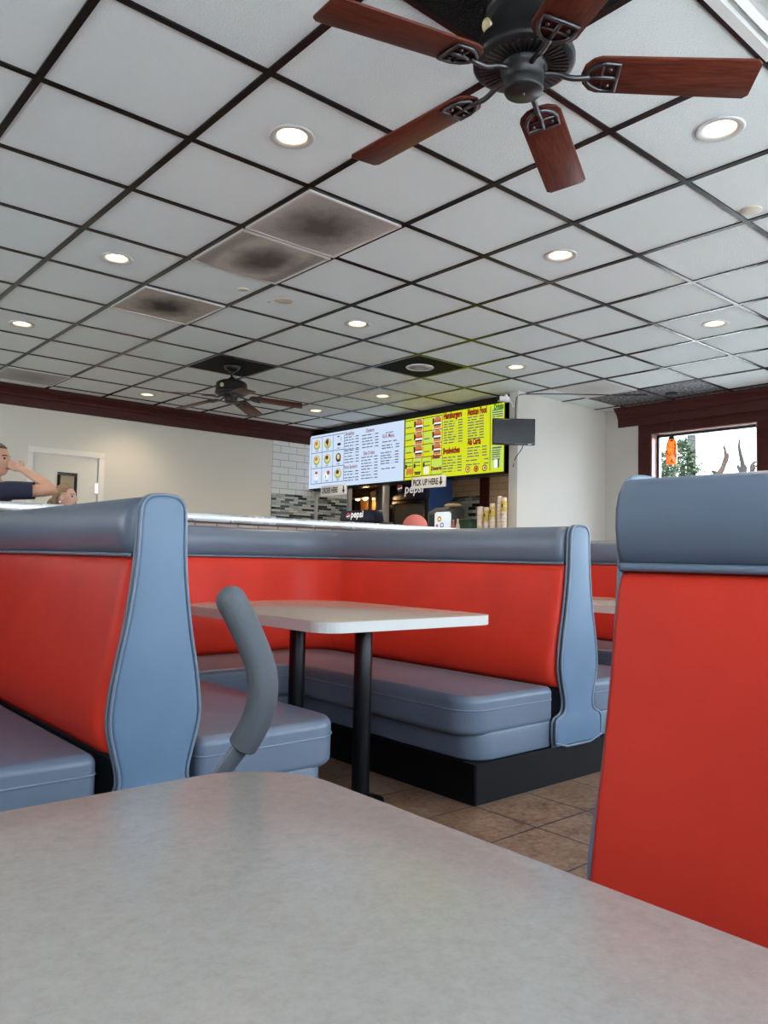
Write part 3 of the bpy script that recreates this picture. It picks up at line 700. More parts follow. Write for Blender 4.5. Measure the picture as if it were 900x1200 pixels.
# ------------------------------------------------------------------ pendant lamp by the window
px_, py_ = 7.31, 4.04; t = thing('pendant_lamp', 'orange glass pendant lamp hanging in front of the window', 'lamp', (px_, py_, CEIL-.006))
z = lambda v: v-(CEIL-.006)
bm = nb(); lathe(bm, [(.06, 0), (.06, -.008), (.045, -.02), (.006, -.024)], 28); obj('canopy', bm, M['motor'], t, True)
bm = nb(); lathe(bm, [(.0035, -.02), (.0035, z(2.295))], 8); obj('cord', bm, M['cable'], t, True)
bm = nb(); lathe(bm, [(.004, z(2.315)), (.012, z(2.30)), (.024, z(2.285)), (.034, z(2.262)), (.034, z(2.248))], 24); obj('socket_cap', bm, M['socket'], t, True)
bm = nb(); lathe(bm, [(.033, z(2.262)), (.044, z(2.23)), (.052, z(2.19)), (.056, z(2.14)), (.0565, z(2.09)), (.053, z(2.035)), (.049, z(2.008)), (.046, z(2.008)), (.050, z(2.05)), (.053, z(2.09)), (.050, z(2.17)), (.031, z(2.25))], 32, cap=False); obj('lamp_shade', bm, M['orange'], t, True)
bm = nb(); lathe(bm, [(.012, z(2.2)), (.022, z(2.14)), (.03, z(2.08)), (.024, z(2.045)), (.001, z(2.03))], 20); obj('bulb', bm, M['bulb'], t, True)

# ------------------------------------------------------------------ television and camera at the partition end
c = at(602, 506, 7.62); t = thing('wall_television', 'small dark television on the end of the white partition', 'television', c, -YAW)
W_, H_ = .415, .258
bm = nb(); box(bm, -W_/2, -.012, -H_/2, W_/2, .035, H_/2); obj('case', bm, M['glossblack'], t, bevel=.006)
bm = nb(); box(bm, -W_/2+.011, -.0135, -H_/2+.016, W_/2-.011, -.011, H_/2-.011); obj('screen', bm, M['screenoff'], t)
bm = nb(); box(bm, W_/2-.07, -.0138, -H_/2+.005, W_/2-.035, -.0118, -H_/2+.010); obj('badge', bm, M['steel'], t)
bm = nb(); R_ = Matrix.Rotation(YAW, 4, 'Z')
tgt = R_ @ (Vector((6.192, 5.16, c.z)) - c)
tube(bm, [(0, .035, 0), (.03, .10, 0), tgt], .014, 10); box(bm, -.05, .03, -.05, .05, .045, .05); obj('mount_arm', bm, M['motor'], t)
bm = nb(); tube(bm, smooth_path([(.09, .03, -.10), (.10, .03, -.15), tgt+Vector((.02, -.01, -.2)), tgt+Vector((0, -.008, -.3))], 2), .004, 6); obj('power_cable', bm, M['cable'], t, True)
c = at(591, 468, 7.55); t = thing('security_camera', 'small white security camera under the ceiling by the partition end', 'camera', c, -YAW+.35)
bm = nb(); box(bm, -.06, -.026, -.026, .05, .026, .026); obj('housing', bm, M['whitemetal'], t, bevel=.008)
bm = nb(); lathe(bm, [(.020, -.075), (.020, -.058)], 16, (0, 0, 0), 'x'); obj('lens', bm, M['glossblack'], t)
bm = nb(); tgt = Matrix.Rotation(YAW-.35, 4, 'Z') @ (Vector((6.192, 5.16, c.z+.03)) - c); tube(bm, [(.0, 0, .02), (.03, .02, .05), tgt], .012, 8); obj('bracket', bm, M['whitemetal'], t)
bm = nb(); p = [(6.186, 5.13, 2.45), (6.186, 5.13, 2.60), (6.184, 5.11, 2.70), (6.30, 5.04, 2.715), (6.55, 4.75, 2.71), (7.0, 4.45, 2.722), (7.2, 4.25, 2.728)]
tube(bm, smooth_path(p, 2), .005, 6); T(obj('ceiling_cable', bm, M['cable'], None, True), 'thin black cable looping from the television along the ceiling', 'cable')

# ------------------------------------------------------------------ menu boards
def emis(name, col, s=1.0):
    s *= .86; m = mat(name, (0, 0, 0, 1), .35, spec=.3, emit=col, es=s); return m
E_ = dict(blue=emis('screen_pale_blue', (.58, .70, .88)), yellow=emis('screen_yellow', (.60, .66, .012), 1.05), white=emis('screen_white', (.85, .9, .92)), ygreen=emis('screen_lime', (.50, .70, .10)),
          ink=emis('menu_ink', (.085, .085, .15)), red=emis('menu_red', (.22, .006, .012)), green=emis('menu_green', (.02, .16, .01)), bun=emis('menu_bun', (.55, .20, .05)), brown=emis('menu_brown', (.10, .03, .02)),
          lett=emis('menu_lettuce', (.30, .42, .08)), cream=emis('menu_cream', (.75, .60, .30)), dark=emis('menu_dark', (.015, .015, .02)), tom=emis('menu_tomato', (.45, .06, .03)))
MX = 6.19
def yz(u, v): p = onx(u, v, MX); return p.y, p.z
YL, ZT = 8.745, 2.645; ZB = 1.925; YS = yz(474, 530)[0]; YR = 5.27
def rect(bm, ya, yb, za, zb, d, mi=0):
    vs = [bm.verts.new((MX-d, y, z)) for y, z in ((ya, za), (yb, za), (yb, zb), (ya, zb))]; bm.faces.new(vs).material_index = mi
def ell(bm, y, z, a, b, d, mi=0, lo=0, hi=360):
    n_ = 20; vs = [bm.verts.new((MX-d, y-a*math.cos(math.radians(lo+(hi-lo)*k/n_)), z+b*math.sin(math.radians(lo+(hi-lo)*k/n_)))) for k in range(n_ if hi-lo == 360 else n_+1)]
    bm.faces.new(vs).material_index = mi
def board(name, label, ya, yb, m):
    t = thing(name, label, 'menu board', (0, 0, 0), 0, 'lit menu boards over the counter')
    bm = nb(); box(bm, MX+.002, min(ya, yb), ZB-.012, 6.258, max(ya, yb), ZT+.012); obj('case', bm, M['glossblack'], t)
    bm = nb(); box(bm, MX, min(ya, yb)+.012, ZB, MX+.004, max(ya, yb)-.008, ZT); obj('screen', bm, m, t); return t
rnd = random.Random(3)
def rows(bm, u0, u1, vs, h=.012, lead=True):
    """rows of small print, too fine to read in the photograph: word-length strokes, a leader and a price"""
    for v in vs:
        ya, z = yz(u0, v); yb = yz(u1, v)[0]; wd = ya-yb; y = ya; end = ya-wd*(rnd.uniform(.45, .66))
        while y > end:
            l = rnd.uniform(.04, .10); rect(bm, y, max(y-l, end-.02), z, z+h, .0012); y -= l+.014
        if lead: rect(bm, y, yb+.075, z, z+.003, .0012)
        rect(bm, yb+.065, yb, z, z+h, .0012)
def prints(*a, **k): bm = nb(); rows(bm, *a, **k); obj('small_print', bm, E_['ink'], tb)
def heading(s, u, v, size, bold=.004, narrow=.8, m='red'): bm = nb(); y, z = yz(u, v); add_text(bm, s, MX-.0016, y, z, size, narrow=narrow, bold=bold); obj('heading', bm, E_[m], tb)
def pale(*a): bm = nb(); rect(bm, *a); obj('pale_panel', bm, E_['ygreen'], tb)
tb = board('menu_board', 'pale blue lit menu board with small food pictures, left half', YL, YS, E_['blue'])
ya, yb = yz(365, 540)[0], yz(403, 540)[0]; za, zb = yz(365, 567.5)[1], yz(365, 514.2)[1]; cw_, ch_ = (ya-yb)/3, (zb-za)/3
bm = nb()
for k in range(4): rect(bm, ya-k*cw_+.004, ya-k*cw_-.004, za, zb, .0008); rect(bm, ya, yb, za+k*ch_-.004, za+k*ch_+.004, .0009)
obj('grid_lines', bm, E_['ink'], tb)
for r_ in range(3):
    for k in range(3):
        y, z_ = ya-(k+.5)*cw_, zb-(r_+.48)*ch_; bm = nb(); kind = (r_, k)
        rect(bm, y+.03, y-.03, z_-.088, z_-.080, .001, 4)
        if kind in ((0, 0), (0, 1), (1, 0), (1, 1), (2, 2)):
            ell(bm, y, z_, .072, .068, .001, 0); ell(bm, y, z_+.01, .056, .050, .0014, 1); ell(bm, y+.01, z_+.02, .035, .028, .0018, 2 if k < 1 else 3)
            if kind == (0, 1): rect(bm, y+.014, y-.014, z_-.03, z_+.06, .0022, 3)
        elif kind == (0, 2): rect(bm, y+.03, y-.02, z_+.06, z_+.075, .001, 4); ell(bm, y-.01, z_-.035, .04, .018, .001, 4); ell(bm, y-.05, z_+.03, .008, .03, .001, 0)
        elif kind == (1, 2): ell(bm, y, z_, .055, .06, .001, 3); ell(bm, y, z_+.01, .03, .035, .0014, 1); ell(bm, y-.02, z_-.04, .03, .015, .0016, 4)
        elif kind == (2, 0): rect(bm, y+.035, y-.035, z_-.05, z_+.02, .001, 5); rect(bm, y+.028, y-.03, z_+.02, z_+.055, .001, 6); ell(bm, y, z_-.01, .018, .018, .0015, 1)
        else: ell(bm, y+.02, z_-.02, .05, .045, .001, 5); rect(bm, y+.0, y-.06, z_-.0, z_+.05, .0014, 6); ell(bm, y+.03, z_-.03, .012, .03, .0016, 0)
        obj('food_picture', bm, [E_['lett'], E_['cream'], E_['bun'], E_['brown'], E_['dark'], E_['white'], E_['tom']], tb)
q = lambda *a: [490+v/12 for v in a]
prints(404, 420.5, q(285, 322, 362, 405, 450, 470, 505, 550, 592, 632)); prints(403.3, 420, q(765, 805, 850, 888))
prints(424.2, 443.5, q(255, 300, 340, 380, 425)); prints(423.3, 442.5, q(565, 607, 650, 690, 730, 773, 815, 858))
prints(447.5, 468, q(398, 435)); prints(446, 467, q(500, 540, 575, 615, 650)); prints(447, 463, q(722,)); prints(452, 461, q(213,), .01, False); prints(448, 465, q(346,))
heading('Breakfast', 405, 490+250/12, .072, .001, .66); heading('Desserts', 429, 490+203/12, .068, .001, .66); heading("Kid's Menu", 448.3, 490+287/12, .074, .001, .66); heading('Side Orders', 426, 490+522/12, .068, .001, .66); heading('Pattie Sandwich', 403.2, 490+718/12, .070, .001, .62)


tb = board('menu_board', 'bright yellow lit menu board with burger pictures and red headings, right half', YS, YR, E_['yellow'])
def Zc(u, v): return yz(470+u/13.333, 480+v/13.333)
def Rc(u, v): return yz(515+u/10.59, 475+v/10.59)
x0, x1, xm = Zc(58, 400)[0], Zc(642, 400)[0], Zc(350, 400)[0]
rowz = [Zc(58, v)[1] for v in (190, 390, 585, 778, 1062)]; b3 = [Zc(u, 900)[0] for u in (58, 180, 325, 470, 642)]
bm = nb()
for z_ in rowz: rect(bm, x0, x1, z_-.004, z_+.004, .0010)
for y in (x0, x1, xm): rect(bm, y+.003, y-.003, rowz[3], rowz[0], .0011)
for y in b3: rect(bm, y+.003, y-.003, rowz[4], rowz[3], .0011)
obj('grid_lines', bm, E_['dark'], tb)
bm = nb(); dv = Rc(630, 400)[0]; rect(bm, dv+.004, dv-.004, ZB+.02, ZT-.02, .001); obj('divider_line', bm, E_['dark'], tb)
y1_ = Rc(640, 60)[0]; y2_ = Rc(800, 60)[0]
pale(y1_, y2_, Rc(640, 165)[1], ZT-.02, .0008); pale(y1_, y2_, ZB+.03, Rc(640, 500)[1], .0008)
for k in range(3):
    pale(x0-.02, x0-.14, rowz[k]-.05, rowz[k]-.02, .0008); pale(xm-.02, xm-.15, rowz[k]-.05, rowz[k]-.02, .0008)
pale(xm-.01, x1+.01, rowz[2]+.02, rowz[1]-.02, .0006)
for k in range(3): pale(b3[k]-.02, b3[k+1]+.02, rowz[3]-.055, rowz[3]-.02, .0008)
pale(b3[3]-.01, b3[4]+.01, rowz[4]+.02, rowz[3]-.02, .0006)
BM = [E_['bun'], E_['brown'], E_['lett'], E_['tom'], E_['dark'], E_['white'], E_['cream']]
def burger(y, z_, s=1.0):
    bm = nb(); rect(bm, y+.075*s, y-.075*s, z_-.085*s, z_+.085*s, .0009, 6)
    ell(bm, y-.01, z_+.025*s, .062*s, .050*s, .0014, 0, 0, 180); rect(bm, y+.055*s, y-.068*s, z_+.005*s, z_+.025*s, .0016, 3); rect(bm, y+.05*s, y-.065*s, z_-.015*s, z_+.006*s, .0017, 5); rect(bm, y+.052*s, y-.066*s, z_-.034*s, z_-.015*s, .0018, 4); rect(bm, y+.05*s, y-.064*s, z_-.062*s, z_-.036*s, .0016, 0)
    rect(bm, y+.075*s, y+.048*s, z_-.01*s, z_+.06*s, .0019, 4); obj('food_picture', bm, BM, tb)
for k in range(3):
    zc_ = (rowz[k]+rowz[k+1])/2; burger(xm+.085, zc_, 1.0); burger(x1+.085, zc_, .95)
for k in range(3):
    bm = nb(); y = (b3[k]+b3[k+1])/2; z_ = rowz[4]+.06
    if k == 0:
        for a in range(4): ell(bm, y+.02-.03*a, z_+.01*(a % 2), .018, .042, .0012+.0002*a, 0)
    elif k == 1: rect(bm, y+.05, y-.06, z_-.02, z_-.005, .0012, 4); rect(bm, y+.04, y-.05, z_-.04, z_-.022, .0012, 1)
    else:
        for a in range(3): rect(bm, y+.04-.03*a, y+.02-.03*a, z_-.04, z_+.04, .0012, 5)
    rect(bm, y+.06, y+.03, z_+.04, z_+.09, .0014, 4); obj('food_picture', bm, BM, tb)
for u, v, b_ in ((350, 795, 3), (455, 787, 0), (560, 776, 6)):
    bm = nb(); y, z_ = Rc(u, v); ell(bm, y, z_, .036, .036, .0011, 3 if b_ != 6 else 1); ell(bm, y, z_, .026, .024, .0014, b_ if b_ != 3 else 6); ell(bm, y-.004, z_, .012, .012, .0017, 1); obj('food_picture', bm, BM, tb)
q = lambda *a: [475+v/10.59 for v in a]
prints(520, 542, q(218, 250, 280, 315, 350, 382, 414, 445, 480)); prints(519, 541, q(662, 697, 732, 765, 797, 833))
prints(548, 567, q(162, 195, 228, 260, 295, 328, 360, 393, 428)); prints(547.5, 570.5, q(540, 577, 612, 646)); prints(546, 572.5, q(697, 748), lead=False)
prints(577, 589.5, q(72, 100, 128, 155), .012); prints(576.5, 586, q(570, 597, 622, 650, 678), .012); prints(577, 588, q(540,), .016, False)
for k in range(3): prints(475.5, 482.5, [480+v/13.333 for v in (300+195*k,)], .012); prints(497, 503.5, [480+v/13.333 for v in (270+200*k,)], .012)
for k, u in enumerate((474.8, 484.5, 496)): prints(u, u+8, [480+v/13.333 for v in (845-k*8, 900-k*8)], .012)
heading('Hamburgers', 519.9, 475+172/10.59, .094, .0065, .60); heading('Sandwiches', 519.2, 475+605/10.59, .090, .0065, .62); heading('Mexican Food', 548, 475+125/10.59, .094, .0065, .52); heading('Ala Carta', 548, 475+492/10.59, .094, .0065, .52)
heading('Shakes', 506.5, 480+768/13.333, .058, .004, .8); heading('Desserts', 505.6, 480+948/13.333, .056, .004, .8); 
heading('Drinks', 579, 475+50/10.59, .075, .004, .65, 'green')
bm = nb(); y, z_ = Rc(705, 715); rect(bm, y+.03, y-.02, z_-.05, z_+.05, .0012, 5); rect(bm, y-.02, y-.04, z_-.05, z_+.04, .0014, 4); obj('drink_picture', bm, BM, tb)

# hanging signs under the boards
def sign(name, label, txt, u0, u1, tu, arrow_u, nrw):
    ya, yb = yz(u0, 572)[0], yz(u1, 572)[0]; z0, z1 = 1.812, 1.945
    t = thing(name, label, 'sign', (6.19, (ya+yb)/2, (z0+z1)/2), 0, 'hanging counter signs'); o = (6.19, (ya+yb)/2, (z0+z1)/2)
    bm = nb(); box(bm, -.02, yb-o[1], z0-o[2], .0, ya-o[1], z1-o[2]); obj('board', bm, M['signwhite'], t, bevel=.003)
    bm = nb(); add_text(bm, txt, -.0215, yz(tu, 575)[0]-o[1], -.032, .098, narrow=nrw, bold=.003); obj('lettering', bm, M['ink'], t)
    bm = nb(); a = yz(arrow_u, 570)[0]-o[1]
    pts = [(-.011, .05), (.011, .05), (.011, -.005), (.030, -.005), (0, -.05), (-.030, -.005), (-.011, -.005)]
    bm.faces.new([bm.verts.new((-.0215, a-p, q_)) for p, q_ in pts]); obj('arrow', bm, M['ink'], t)
    bm = nb()
    for yy in (yb+.06-o[1], ya-.06-o[1]): tube(bm, [(-.01, yy, z1-o[2]-.005), (-.01, yy, 1.91-o[2])], .003, 6)
    obj('hanger', bm, M['chrome'], t)
sign('order_sign', 'white ORDER HERE sign hanging under the pale blue board', 'ORDER HERE', 377.3, 407, 378.6, 404, .60)
sign('pickup_sign', 'white PICK UP HERE sign hanging under the yellow board', 'PICK UP HERE', 483.6, 523, 485.2, 518, .68)
# ------------------------------------------------------------------ counter and kitchen
CT = 1.06
t = thing('order_counter', 'long order counter below the menu boards, mostly hidden by the half wall', 'counter', (6.15, 7.0, 0))
bm = nb(); box(bm, -.22, -1.78, 0, .22, 1.70, CT-.04); obj('body', bm, M['brown'], t)
bm = nb(); box(bm, -.27, -1.78, CT-.04, .27, 1.70, CT); obj('worktop', bm, M['steel'], t, bevel=.006)
def pepsi_logo(t, name, o, r, ysz, Mx=FACE_W):
    """round red, white and blue emblem; o = centre"""
    bm = nb()
    def half(mi, f, lo, hi):
        n_ = 24; top = [(r*math.cos(PI*k/n_), r*math.sin(PI*k/n_)) for k in range(n_+1)]
        return top
    def P(a, b, d=0): v = Mx @ Vector((a, b, d)); return (o[0]+v.x, o[1]+v.y, o[2]+v.z)
    bm.faces.new([bm.verts.new(P(r*1.04*math.cos(2*PI*k/32), r*1.04*math.sin(2*PI*k/32), 0)) for k in range(32)]).material_index = 0
    wave = [(x, .10*r*math.sin(x*2.2)+.12*x) for x in [(-1+2*k/14) for k in range(15)]]
    up = [(r*math.cos(math.radians(a)), r*math.sin(math.radians(a))) for a in range(14, 167, 8)]
    lowedge = [(-.96*r+1.92*r*k/14, .16*r*math.sin(-2+4*k/14)-.02*r) for k in range(15)]
    bm.faces.new([bm.verts.new(P(a, b, .0008)) for a, b in up+lowedge]).material_index = 1
    dn = [(r*math.cos(math.radians(a)), r*math.sin(math.radians(a))) for a in range(214, 335, 8)]
    ue = [(.80*r-1.6*r*k/14, .14*r*math.sin(2-4*k/14)-.42*r) for k in range(15)]
    bm.faces.new([bm.verts.new(P(a, b, .0008)) for a, b in dn+ue]).material_index = 2
    return obj(name, bm, [M['logowhite'], M['logored'], M['logoblue']], t)
# drink machine with a tapered sign on top
by, bz = 7.345, 1.436; t = thing('drink_machine', 'navy PEPSI topped drink machine on the order counter', 'drink machine', (6.06, by, CT))
bm = nb(); box(bm, -.12, -.29, 0, .20, .29, bz-CT); obj('body', bm, M['charcoal'], t, bevel=.01)
bm = nb(); prism(bm, [(.325, 0), (-.325, 0), (-.29, .135), (.29, .135)], -.15, .02, lambda a, b, h: (h, a, bz-CT+b)); tp = obj('sign_top', bm, M['pepsiblue'], t, bevel=.006)
pepsi_logo(tp, 'emblem', (-.1515, .155, bz-CT+.074), .033, 1)
bm = nb(); add_text(bm, 'pepsi', -.1515, .105, bz-CT+.052, .115, narrow=1.0, bold=.003, shear=.12); obj('lettering', bm, M['logowhite'], tp)
for k in range(4):
    bm = nb(); box(bm, -.165, -.21+.13*k, .17, -.12, -.17+.13*k, .25); lathe(bm, [(.012, .13), (.012, .17)], 10, (-.145, -.19+.13*k, 0)); obj('nozzle', bm, M['charcoal'], t)
# unseen glowing panel, added to brighten the kitchen
t = thing('kitchen_fill_light', 'added flat light panel, unseen above the kitchen behind the menu boards', 'light', (7.55, 7.0, CEIL-.007))
bm = nb(); box(bm, -.30, -.60, -.03, .30, .60, 0); obj('frame', bm, M['whitemetal'], t, bevel=.004)
M['fillglow'] = mat('kitchen_fill_glow', (.9, .9, .85), .5, emit=(1, .90, .74), es=11)
bm = nb(); box(bm, -.27, -.57, -.034, .27, .57, -.029); obj('diffuser', bm, M['fillglow'], t)
# glass door cooler
cy_, cx_ = 8.27, 8.0; t = thing('drinks_cooler', 'tall glass-door drinks cooler with PEPSI header and blue side', 'cooler', (cx_, cy_, 0)); cwid = .95; ch = 2.34
bm = nb(); box(bm, .02, 0, .1, .52, cwid, ch); obj('cabinet', bm, M['coolerblue'], t, bevel=.006)
bm = nb(); box(bm, -.01, .0, 1.90, .04, cwid, ch); hd = obj('header', bm, M['pepsiblue'], t, bevel=.005)
hz = onx(468.5, 571.6, 7.99); pepsi_logo(hd, 'emblem', (-.0115, hz.y-cy_, hz.z), .052, 1)
bm = nb(); p = onx(474, 575.5, 7.99); add_text(bm, 'pepsi', -.0115, p.y-cy_, p.z-.035, .20, narrow=1, bold=.003, shear=.12); obj('lettering', bm, M['logowhite'], hd)
bm = nb(); f_ = .06
for q in ((0, cwid, .12, .2), (0, cwid, 1.83, 1.90), (0, f_, .2, 1.83), (cwid-f_-.16, cwid, .2, 1.83)): box(bm, -.015, q[0], q[2], .02, q[1], q[3])
d_ = obj('door', bm, M['glossblack'], t, bevel=.004)
bm = nb(); tube(bm, [(-.05, .03, .9), (-.05, .03, 1.5)], .012, 8); box(bm, -.05, .02, .9, -.01, .04, .93); box(bm, -.05, .02, 1.47, -.01, .04, 1.5); obj('handle', bm, M['chrome'], d_)
M['cooldoor'] = mat('cooler_glass', (.10, .10, .085), .08)
bm = nb(); box(bm, .0, f_, .2, .012, cwid-f_-.16, 1.83); obj('glass', bm, M['cooldoor'], d_)
# steel upright, warmer hood, dark rack
p0, p1 = onx(440, 590, 7.4), onx(449, 590, 7.4)
bm = nb(); box(bm, 7.4, p1.y, 0, 7.52, p0.y, 2.4); box(bm, 7.385, p1.y, 0, 7.4, p1.y+.02, 2.4); T(obj('steel_upright', bm, M['steel'], bevel=.004), 'brushed steel upright left of the drinks cooler', 'upright')
p0, p1 = onx(405, 580, 7.62), onx(434, 580, 7.62)
t = thing('warmer_hood', 'copper coloured food warmer hood glowing behind the order sign', 'food warmer', (7.62, (p0.y+p1.y)/2, 0)); hw = (p0.y-p1.y)/2
bm = nb(); prism(bm, [(0, 1.93), (.30, 1.93), (.30, 2.02), (.14, 2.05), (0, 2.0)], -hw, hw, lambda a, b, h: (a, h, b)); obj('hood', bm, M['warm'], t, bevel=.006)
bm = nb(); box(bm, 0, -hw, .8, .34, hw, .9); box(bm, .0, -hw, 0, .04, -hw+.04, 1.93); box(bm, .0, hw-.04, 0, .04, hw, 1.93); box(bm, .31, -hw, 0, .34, hw, 1.95); obj('frame', bm, M['warm'], t)
for k in range(3):
    bm = nb(); lathe(bm, [(.03, 1.93), (.04, 1.915), (.001, 1.90)], 14, (.15, -hw*.6+hw*.6*k, 0), cap=False); obj('heat_lamp', bm, M['warmlamp'], t, True)
lp = bpy.data.lights.new('warmer_glow', 'POINT'); lp.energy = 6; lp.color = (1, .6, .28); lp.shadow_soft_size = .05; lo = bpy.data.objects.new('warmer_glow', lp); C.objects.link(lo); lo.location = (7.78, (p0.y+p1.y)/2, 1.86)
for k in range(5):
    bm = nb(); yy = p1.y+.12+.22*k; lathe(bm, [(.05, 0), (.06, .1+.03*(k % 3)), (.03, .14+.03*(k % 3)), (.03, .2+.05*(k % 2))], 12, (7.75+.06*(k % 2), yy, .9), cap=True)
    T(obj('sauce_bottle', bm, M['kraft'] if k % 2 else M['brown'], None, True), 'dim bottle on the shelf under the copper warmer hood', 'bottle', 'bottles under the warmer hood')
p0, p1 = onx(450.5, 600, 8.6), onx(459, 600, 8.6)
t = thing('wire_rack', 'black storage rack beside the drinks cooler', 'rack', (8.6, (p0.y+p1.y)/2, 0)); hw = (p0.y-p1.y)/2+.03
bm = nb()
for a in (-hw, hw-.03): box(bm, 0, a, 0, .03, a+.03, 1.98); box(bm, .3, a, 0, .33, a+.03, 1.98)
box(bm, .31, -hw, 0, .33, hw, 1.98); obj('frame', bm, M['charcoal'], t)
for k in range(8):
    bm = nb(); box(bm, 0, -hw, .3+.22*k, .33, hw, .325+.22*k); obj('shelf', bm, M['charcoal'], t)
# things on the counter: placard, bags, bins, cup stacks
def px_w(u0, u1, v, x): a, b = onx(u0, v, x), onx(u1, v, x); return (a.y+b.y)/2, abs(a.y-b.y)
yc, wd = px_w(510, 528, 608, 6.0); zt = onx(519, 600, 6.0).z
t = thing('counter_placard', 'white counter placard with round yellow and blue logos', 'placard', (6.0, yc, CT)); hh = zt-CT
bm = nb(); prism(bm, [(-wd/2, .0), (wd/2, 0), (wd/2, hh-.02), (wd/2-.02, hh), (-wd/2+.02, hh), (-wd/2, hh-.02)], -.008, .008, lambda a, b, h: (h, a, b)); obj('board', bm, M['placard'], t)
bm = nb(); box(bm, -.05, -wd/2, 0, .08, wd/2, .03); obj('foot', bm, M['charcoal'], t)
M['logoyel'] = mat('logo_yellow', (.75, .55, .05), .5)
def disc(bm, y, z_, a, b, d, mi): bm.faces.new([bm.verts.new((-d, y-a*math.cos(2*PI*k/24), z_+b*math.sin(2*PI*k/24))) for k in range(24)]).material_index = mi
bm = nb(); yy, zz = onx(515.5, 608.3, 6.0).y-yc, onx(515.5, 608.3, 6.0).z-CT
disc(bm, yy, zz, .034, .034, .0090, 1); disc(bm, yy, zz, .024, .014, .0096, 0); disc(bm, yy, zz, .018, .009, .0102, 3)
zz2 = onx(518.5, 616, 6.0).z-CT+.005; yy2 = onx(518.5, 616, 6.0).y-yc; disc(bm, yy2, zz2, .028, .028, .0090, 2); disc(bm, yy2, zz2, .017, .017, .0096, 3); disc(bm, yy2+.075, zz2-.005, .015, .017, .0090, 0)
obj('round_logos', bm, [M['logored'], M['logoyel'], M['logoblue'], M['placard']], t)
yc, wd = px_w(507, 534, 605, 6.2); zt = onx(520, 594, 6.2).z
t = thing('register_case', 'dark register case behind the white placard', 'register', (6.22, yc, CT)); hh = zt-CT
bm = nb(); prism(bm, [(-.10, 0), (.12, 0), (.12, hh-.02), (.02, hh), (-.10, hh-.06)], -wd/2, wd/2, lambda a, b, h: (a, h, b)); obj('case', bm, M['greybox'], t, bevel=.012)
bm = nb(); box(bm, -.104, -wd/2+.03, hh-.22, -.098, wd/2-.03, hh-.09); obj('display', bm, M['screenoff'], t)
for (u0, u1, vt, m_, lb, nm, ct, xx) in ((525, 541, 590, 'kraft', 'crumpled kraft paper bag lying on the register case', 'paper_bag', 'bag', 6.22),):
    yc, wd = px_w(u0, u1, vt, xx); zt = onx((u0+u1)/2, vt, xx).z; zb_ = CT+hh-.004
    bm = nb(); bmesh.ops.create_icosphere(bm, subdivisions=3, radius=1)
    rr = random.Random(5)
    for v in bm.verts:
        k = 1+.16*math.sin(v.co.x*7+v.co.y*5)+rr.uniform(-.05, .05); v.co = Vector((v.co.x*.07*k, v.co.y*wd/2*k, max(-.5, v.co.z)*(zt-zb_)*.66*k))
    bmesh.ops.translate(bm, verts=bm.verts, vec=(xx-.03, yc, zb_+(zt-zb_)*.33)); T(obj(nm, bm, M[m_]), lb, ct)
yc, wd = px_w(535, 545, 610, 6.46); zt = onx(540, 600, 6.46).z
bm = nb(); lathe(bm, [(wd*.36, 0), (wd*.42, .12), (wd*.44, (zt-CT)*.8), (wd*.40, zt-CT)], 20, (6.42, yc, CT)); T(obj('dark_canister', bm, M['charcoal'], None, True), 'black round canister between the register case and the green bin', 'canister')
yc, wd = px_w(543.5, 560, 612, 6.12); zt = onx(550, 609, 6.12).z
t = thing('green_bin', 'dark green plastic bin left of the paper cup stacks', 'bin', (6.12, yc, CT)); hh = zt-CT
bm = nb(); prism(bm, [(-wd*.45, 0), (wd*.45, 0), (wd*.5, hh), (-wd*.5, hh)], -.1, .12, lambda a, b, h: (h, a, b)); obj('body', bm, M['greenbin'], t, bevel=.01)
bm = nb(); box(bm, -.115, -wd*.52, hh-.02, .135, wd*.52, hh+.004); obj('rim', bm, M['greenbin'], t, bevel=.004)
for (u, vt, m_, lb) in ((531.5, 609, 'tomatoish', 'small salmon coloured sauce bottle beside the white placard'), (536.5, 608, 'cream', 'small cream coloured sauce bottle beside the green bin')):
    if m_ not in M: M[m_] = mat(m_, (.5, .16, .10) if m_ == 'tomatoish' else (.6, .5, .38), .4)
    p = onx(u, vt, 5.93); h_ = p.z-CT; bm = nb(); lathe(bm, [(.026, 0), (.027, h_*.72), (.02, h_*.82), (.010, h_*.9), (.010, h_)], 16, (5.93, p.y, CT)); T(obj('sauce_bottle', bm, M[m_], None, True), lb, 'bottle')
CUPS = [(563, 7.2, 593.3, 0, 'leftmost stack of plain kraft paper cups on the counter'), (570.2, 6.6, 594.5, 1, 'second paper cup stack from the left, lower printed sleeve'), (577.2, 6.6, 590, 1, 'third paper cup stack from the left, printed yellow sleeve'),
        (585.6, 5.4, 581, 0, 'tallest plain stack of kraft paper cups'), (590.8, 6.4, 583, 1, 'rightmost paper cup stack against the partition, printed yellow sleeve')]
